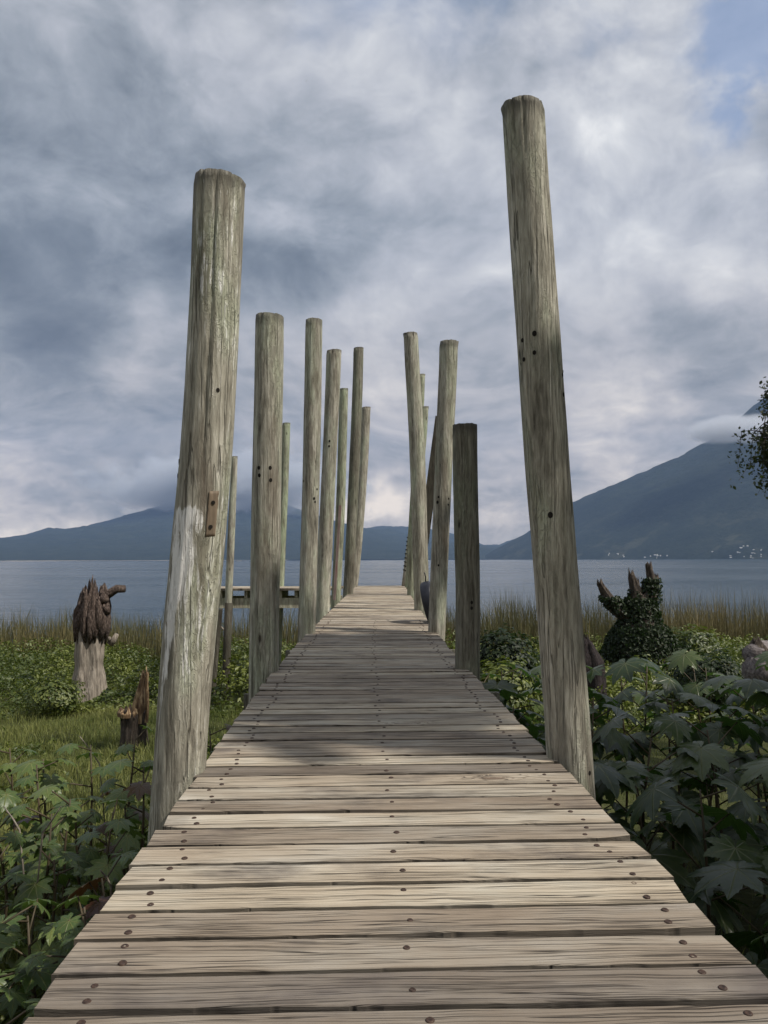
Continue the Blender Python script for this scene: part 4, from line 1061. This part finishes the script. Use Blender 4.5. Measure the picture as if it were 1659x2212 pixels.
# shrubs standing out of the creepers
def shrub(x, y, Ys, rx_, rz_, n, size, mat, label, seed):
    o0 = at(x, y, Ys); gz = float(ground_z(o0.x, Ys)); o0 = Vector((o0.x, Ys, gz))
    root = tag(empty('shrub', o0), label, 'shrub', 'shrubs on the shore')
    r = np.random.default_rng(seed); v = r.normal(0, 1, (n, 3)); v /= np.linalg.norm(v, axis=1)[:, None]
    rad_ = r.uniform(.35, 1, n) ** .5; lump = 1 + .35 * np.array([mnoise.noise((a * 2.3 + seed, b_ * 2.3, c_ * 2.3)) for a, b_, c_ in v])
    top = at(x, y, Ys).z - gz
    Px = v[:, 0] * rx_ * rad_ * lump; Py = v[:, 1] * rx_ * rad_ * lump; Pz = top * .5 + v[:, 2] * top * .5 * rad_ * lump
    leaf_cards(n, Px, Py, Pz, size, 'foliage', mat, None, None, seed, .45, None, root, v * .4)
    b = MB()
    for i in range(5):
        a = i * 1.3; b.tube([(0, 0, -.05), (math.cos(a) * rx_ * .3, math.sin(a) * rx_ * .3, top * .5), (math.cos(a) * rx_ * .6, math.sin(a) * rx_ * .6, top * .85)], [.015, .01, .005], 5)
    put('stem', b.mesh('stem'), M['stem'], root)
shrub(1085, 1352, 15.5, .75, .6, 2600, .10, 'ivy', 'dark feathery shrub right of the short dark post', 201)
shrub(1080, 1418, 13.0, .62, .5, 2200, .085, 'leaf', 'bright green leafy shrub low beside the short dark post', 202)
shrub(1530, 1405, 15.5, .85, .4, 3000, .085, 'ivy', 'low dark shrub between the ivy stump and the grey log', 203)
shrub(1490, 1352, 21.5, .9, .5, 2200, .11, 'leaf', 'pale green shrub right behind the ivy stump', 204)
shrub(118, 1466, 15.8, .6, .3, 1800, .07, 'leaf', 'low green shrub at the foot of the tall bleached stump', 205)
# fallen pale stick by the side platform's post
a0, a1 = at(470, 1349, 21), at(486, 1363, 21); b = MB(); b.tube([Vector((0, 0, 0)), (a1 - a0) * .5 + Vector((0, 0, .01)), a1 - a0, (a1 - a0) * 1.6 + Vector((0, 0, -.5))], [.03, .03, .028, .025], 7)
tag(put('stick', b.mesh('stick'), M['old_wood'], None, a0), 'pale bent stick standing in the reeds below the side platform', 'stick')

for i, (xa, ya, xb, yb, Ya) in enumerate([(132, 1742, 92, 1800, 4.4), (42, 1792, 8, 1742, 4.6), (217, 1880, 240, 1915, 3.4), (172, 1590, 215, 1650, 6.2)]):
    a0, a1 = at(xa, ya, Ya), at(xb, yb, Ya + .1)
    if a1.z > a0.z: a0, a1 = a1, a0
    d = a1 - a0; gz = float(ground_z(a1.x, a1.y)) - .03
    foot = a1 + Vector((d.x * .8, .05, gz - a1.z))
    b = MB(); b.tube([foot - a0, d, d * .5 + Vector((.004, 0, .002)), Vector((0, 0, 0))], [.005, .0055, .005, .003], 6)
    tag(put('dry_stalk', b.mesh('dry_stalk'), M['old_wood'], None, a0), ['pale dry stalk leaning right above the left foreground leaves', 'dry stalk leaning left at the left edge of the photo', 'short dry stalk low among the near left leaves', 'thin dry stalk at the rim of the left lawn'][i], 'stalk', 'dry stalks in the left foreground')

# ---------------------------------------------------------------- trees on the right
def tree(base, crown, trunk_r, ncl, nleaf, leaf, label, seed, droop, extra=()):
    """crown: list of (centre, radii); clusters of hanging leaf sprays fill it"""
    rs = random.Random(seed); r = np.random.default_rng(seed)
    gz = float(ground_z(base[0], base[1])); o0 = Vector((base[0], base[1], gz - .1)); root = tag(empty('tree', o0), label, 'tree')
    b = MB(); ctr = Vector(crown[0][0]) - o0
    fork = Vector((ctr.x * .25, ctr.y * .25, ctr.z * .45))
    b.tube([Vector((0, 0, 0)), fork * .5 + Vector((.08, 0, 0)), fork], [trunk_r * 1.3, trunk_r, trunk_r * .85], 14, fn=lambda u, th, rr: rr * (1 + .12 * mnoise.noise((math.cos(th) * 2, math.sin(th) * 2, u * 4))))
    C = []; tips = []
    for (cc, rr_) in crown:
        cc = Vector(cc) - o0
        for i in range(max(2, ncl * 1 // len(crown))):
            v = Vector((rs.gauss(0, 1), rs.gauss(0, 1), rs.gauss(0, .9))).normalized() * rs.uniform(.35, 1.0) ** .6
            tips.append(cc + Vector((v.x * rr_[0], v.y * rr_[1], v.z * rr_[2])))
    for e in extra: tips += [Vector(q) - o0 for q in e]
    for i, q in enumerate(tips):
        if i % 3 == 0 and i < len(tips) - sum(len(e) for e in extra):
            mid = fork.lerp(q, .55) + Vector((rs.uniform(-.15, .15), rs.uniform(-.15, .15), .25 + rs.uniform(0, .2)))
            b.tube([fork, fork.lerp(mid, .5) + Vector((0, 0, .1)), mid, q], [trunk_r * .35, trunk_r * .22, trunk_r * .12, .006], 6)
    for e in extra:
        E_ = [Vector(q) - o0 for q in e]; cen = sum(E_, Vector()) / len(E_) + Vector((.35, 0, .12))
        start = Vector((ctr.x, ctr.y, max(cen.z, fork.z) + .2)).lerp(fork, .5)
        b.tube([fork, start, start.lerp(cen, .6) + Vector((0, 0, .15)), cen], [trunk_r * .3, trunk_r * .22, trunk_r * .12, .012], 7)
        for q in E_: b.tube([cen, cen.lerp(q, .5) + Vector((0, 0, .05)), q], [.010, .007, .004], 5)
    pts = []
    for q in tips:
        for s in range(5):
            st_ = np.array(q) + r.normal(0, .10, 3); n = nleaf // 5; L = droop * r.uniform(.5, 1.1); u = r.uniform(0, 1, n)
            dirv = np.array([r.normal(0, .35), r.normal(0, .35), -1.0])
            pts.append(st_ + u[:, None] * L * dirv + r.normal(0, .045, (n, 3)))
            b.tube([q, q.lerp(Vector(st_), .6) + Vector((0, 0, .02)), Vector(st_), Vector(st_ + dirv * L)], [.006, .005, .004, .002], 4, False)
    put('trunk', b.mesh('trunk'), M['bark'], root)
    C = np.concatenate(pts)
    leaf_cards(len(C), C[:, 0], C[:, 1], C[:, 2], leaf, 'crown', 'crown', None, None, seed + 1, .2, None, root)
    return root
tree((7.4, 9.6), [((8.75, 9.6, 3.9), (1.7, 2.0, 1.5))], .16, 130, 260, .042, 'slender tree with hanging leafy twigs reaching in at the right edge', 311, .55,
     extra=[[at(1668, 905, 9.3), at(1678, 925, 9.2), at(1668, 935, 9.2), at(1662, 945, 9.2), at(1668, 955, 9.2), at(1674, 945, 9.3), at(1660, 950, 9.3), at(1675, 930, 9.3), at(1648, 935, 9.2), at(1680, 960, 9.3), at(1690, 900, 9.3)], [at(1676, 828, 9.3), at(1684, 835, 9.3), at(1690, 840, 9.2)]])
tree((7.6, 3.6), [((6.5, 3.3, 4.0), (2.3, 2.6, 1.2)), ((4.85, 4.25, 6.2), (1.25, 2.5, .9)), ((7.4, 1.9, 5.2), (2.3, 2.0, 1.3))], .24, 560, 200, .13, 'broad shade tree standing outside the right edge', 321, .5)

# ---------------------------------------------------------------- far shore houses, boat, bird
def house_mesh(w, d, h):
    b = MB(); b.box((0, 0, h/2), (w, d, h)); 
    b.add([(-w*.55, -d*.55, h), (w*.55, -d*.55, h), (w*.55, d*.55, h), (-w*.55, d*.55, h), (-w*.55, 0, h*1.4), (w*.55, 0, h*1.4)], [(0, 1, 5, 4), (2, 3, 4, 5), (0, 4, 3), (1, 2, 5), (3, 2, 1, 0)])
    return b.mesh('house', False)
hm = [house_mesh(*q) for q in ((14, 9, 6), (10, 8, 8), (18, 10, 5))]
for m_ in hm: m_.materials.append(M['white_wall'])
dg = bpy.context.evaluated_depsgraph_get()
mo = next(o for o in COL.objects if o.name == 'mountain')
vv = np.array([v.co for v in mo.data.vertices]); 
def mz(x, y):
    d_ = (vv[:, 0] - (x - mo.location.x)) ** 2 + (vv[:, 1] - (y - mo.location.y)) ** 2
    return vv[np.argmin(d_), 2] + mo.location.z
rs = random.Random(5)
spots = []
for i in range(24): spots.append((rs.gauss(1620, 36), rs.uniform(1180, 1206), 'tiny white house in the lakeside village at the right edge'))
for i in range(8): spots.append((rs.gauss(1420, 14), rs.uniform(1199, 1206), 'tiny white house in the small cluster across the water beside the ivy stump'))
for i in range(6): spots.append((rs.gauss(1325, 10), rs.uniform(1196, 1206), 'tiny pale house across the water just right of the tallest post'))
for x, y, lab in spots:
    dirv = ray(x, y); hit, loc, nrm, fi = mo.ray_cast(CAM + dirv * 1200 - mo.location, dirv.normalized()) if True else (0,)*4
    if not hit: continue
    loc = loc + mo.location
    o = put('house', hm[rs.randrange(3)], None, None, (loc.x, loc.y, loc.z - 1.5)); o.rotation_euler = (0, 0, rs.uniform(-.6, .6)); s = rs.uniform(.38, .8); o.scale = (s, s, s)
    tag(o, lab, 'house', lab.replace('tiny', '').strip().replace('house', 'houses', 1))
bq = at(516, 1212.2, 2300); b = MB()
b.add([(-7, -1.5, .2), (-7, 1.5, .2), (5, -1.5, .2), (5, 1.5, .2), (8, 0, .9), (-7, -1.8, 1.7), (-7, 1.8, 1.7), (5, -1.8, 1.8), (5, 1.8, 1.8), (9, 0, 2.3)],
      [(0, 2, 7, 5), (1, 6, 8, 3), (2, 4, 9, 7), (3, 8, 9, 4), (0, 5, 6, 1), (5, 7, 8, 6), (7, 9, 8), (0, 1, 3, 2), (2, 3, 4)])
bt = tag(empty('boat', (bq.x, 2300, WATER_Z)), 'tiny white motorboat far out on the lake', 'boat')
put('hull', b.mesh('hull', False), M['white_wall'], bt)
b = MB(); b.box((-1, 0, 3.2), (7, 3, .25)); 
for sx in (-4, 2):
    for sy in (-1.3, 1.3): b.box((sx, sy, 2.4), (.15, .15, 1.5))
put('canopy', b.mesh('canopy', False), M['white_wall'], bt)
bq = at(661.5, 175, 80); b = MB()
b.tube([(-.22, 0, 0), (-.1, 0, .02), (.1, 0, .02), (.2, 0, 0)], [.015, .06, .06, .02], 8)
for s in (-1, 1): b.add([(-.08, s*.04, .03), (.08, s*.04, .03), (.06, s*.35, .12), (-.02, s*.62, .06), (-.08, s*.35, .11)], [(0, 1, 2, 4), (4, 2, 3)])
bd = tag(put('bird', b.mesh('bird'), M['rot_wood'], None, bq), 'tiny dark bird high in the sky between the two nearest posts', 'bird'); bd.rotation_euler = (0, 0, .6); bd.scale = (.22, .22, .22)

# ---------------------------------------------------------------- haze over the lake
def haze():
    m, t = new_mat('haze')
    v = t.n('VolumePrincipled', {'Color': (.41, .60, .97, 1), 'Density': HAZE, 'Anisotropy': 0.0})
    t.n('OutputMaterial', {'Volume': v})
    b = MB(); b.box((0, 6000, 1000), (17400, 13200, 2020)); b.v = [(x, y, (-14 if z < 0 else z)) for x, y, z in b.v]
    tag(put('haze', b.mesh('haze', False), m), 'thin blue haze over the lake and mountains', 'haze', None, 'stuff')
HAZE = 4.3e-5
haze()

# ---------------------------------------------------------------- cloud caps lying on the two volcanoes
def cloud_cap(x, y, D, sx, sy, sz, dens, label, seed, thr=.46):
    m, t = new_mat('cloud')
    o = t.n('TexCoord').outputs['Object']
    px = t.vm('MULTIPLY', o, (sx / 420, sy / 420, sz / 300))
    n = t.noise(t.vm('ADD', px, (seed * 3.1, seed, 0)), 1.0, 7.0, 0.62)
    ln = t.vm('LENGTH', o)
    f = t.m('SUBTRACT', 1.0, t.m('POWER', ln, 2.0))
    v = t.m('ADD', f, t.m('MULTIPLY', t.m('SUBTRACT', n, 0.5), 2.0))
    dn = t.m('MULTIPLY', t.mr(v, thr, thr + .55), dens)
    vol = t.n('VolumePrincipled', {'Color': (.80, .83, .88, 1), 'Density': dn, 'Anisotropy': 0.2})
    t.n('OutputMaterial', {'Volume': vol})
    bm = bmesh.new(); bmesh.ops.create_icosphere(bm, subdivisions=3, radius=1.0); me = bpy.data.meshes.new('cloud'); bm.to_mesh(me); bm.free()
    c = at(x, y, D); o_ = put('cloud', me, m, None, c); o_.scale = (sx, sy, sz)
    tag(o_, label, 'cloud', None, 'stuff')
k5 = 4900 / FPX; k9 = 8800 / FPX
cloud_cap(1672, 926, 4900, 250 * k5, 480, 42 * k5, .012, 'grey cloud lying across the upper slope of the right volcano', 3)
cloud_cap(490, 1045, 8600, 400 * k9, 800, 100 * k9, .008, 'grey cloud hiding the top of the left volcano', 8)
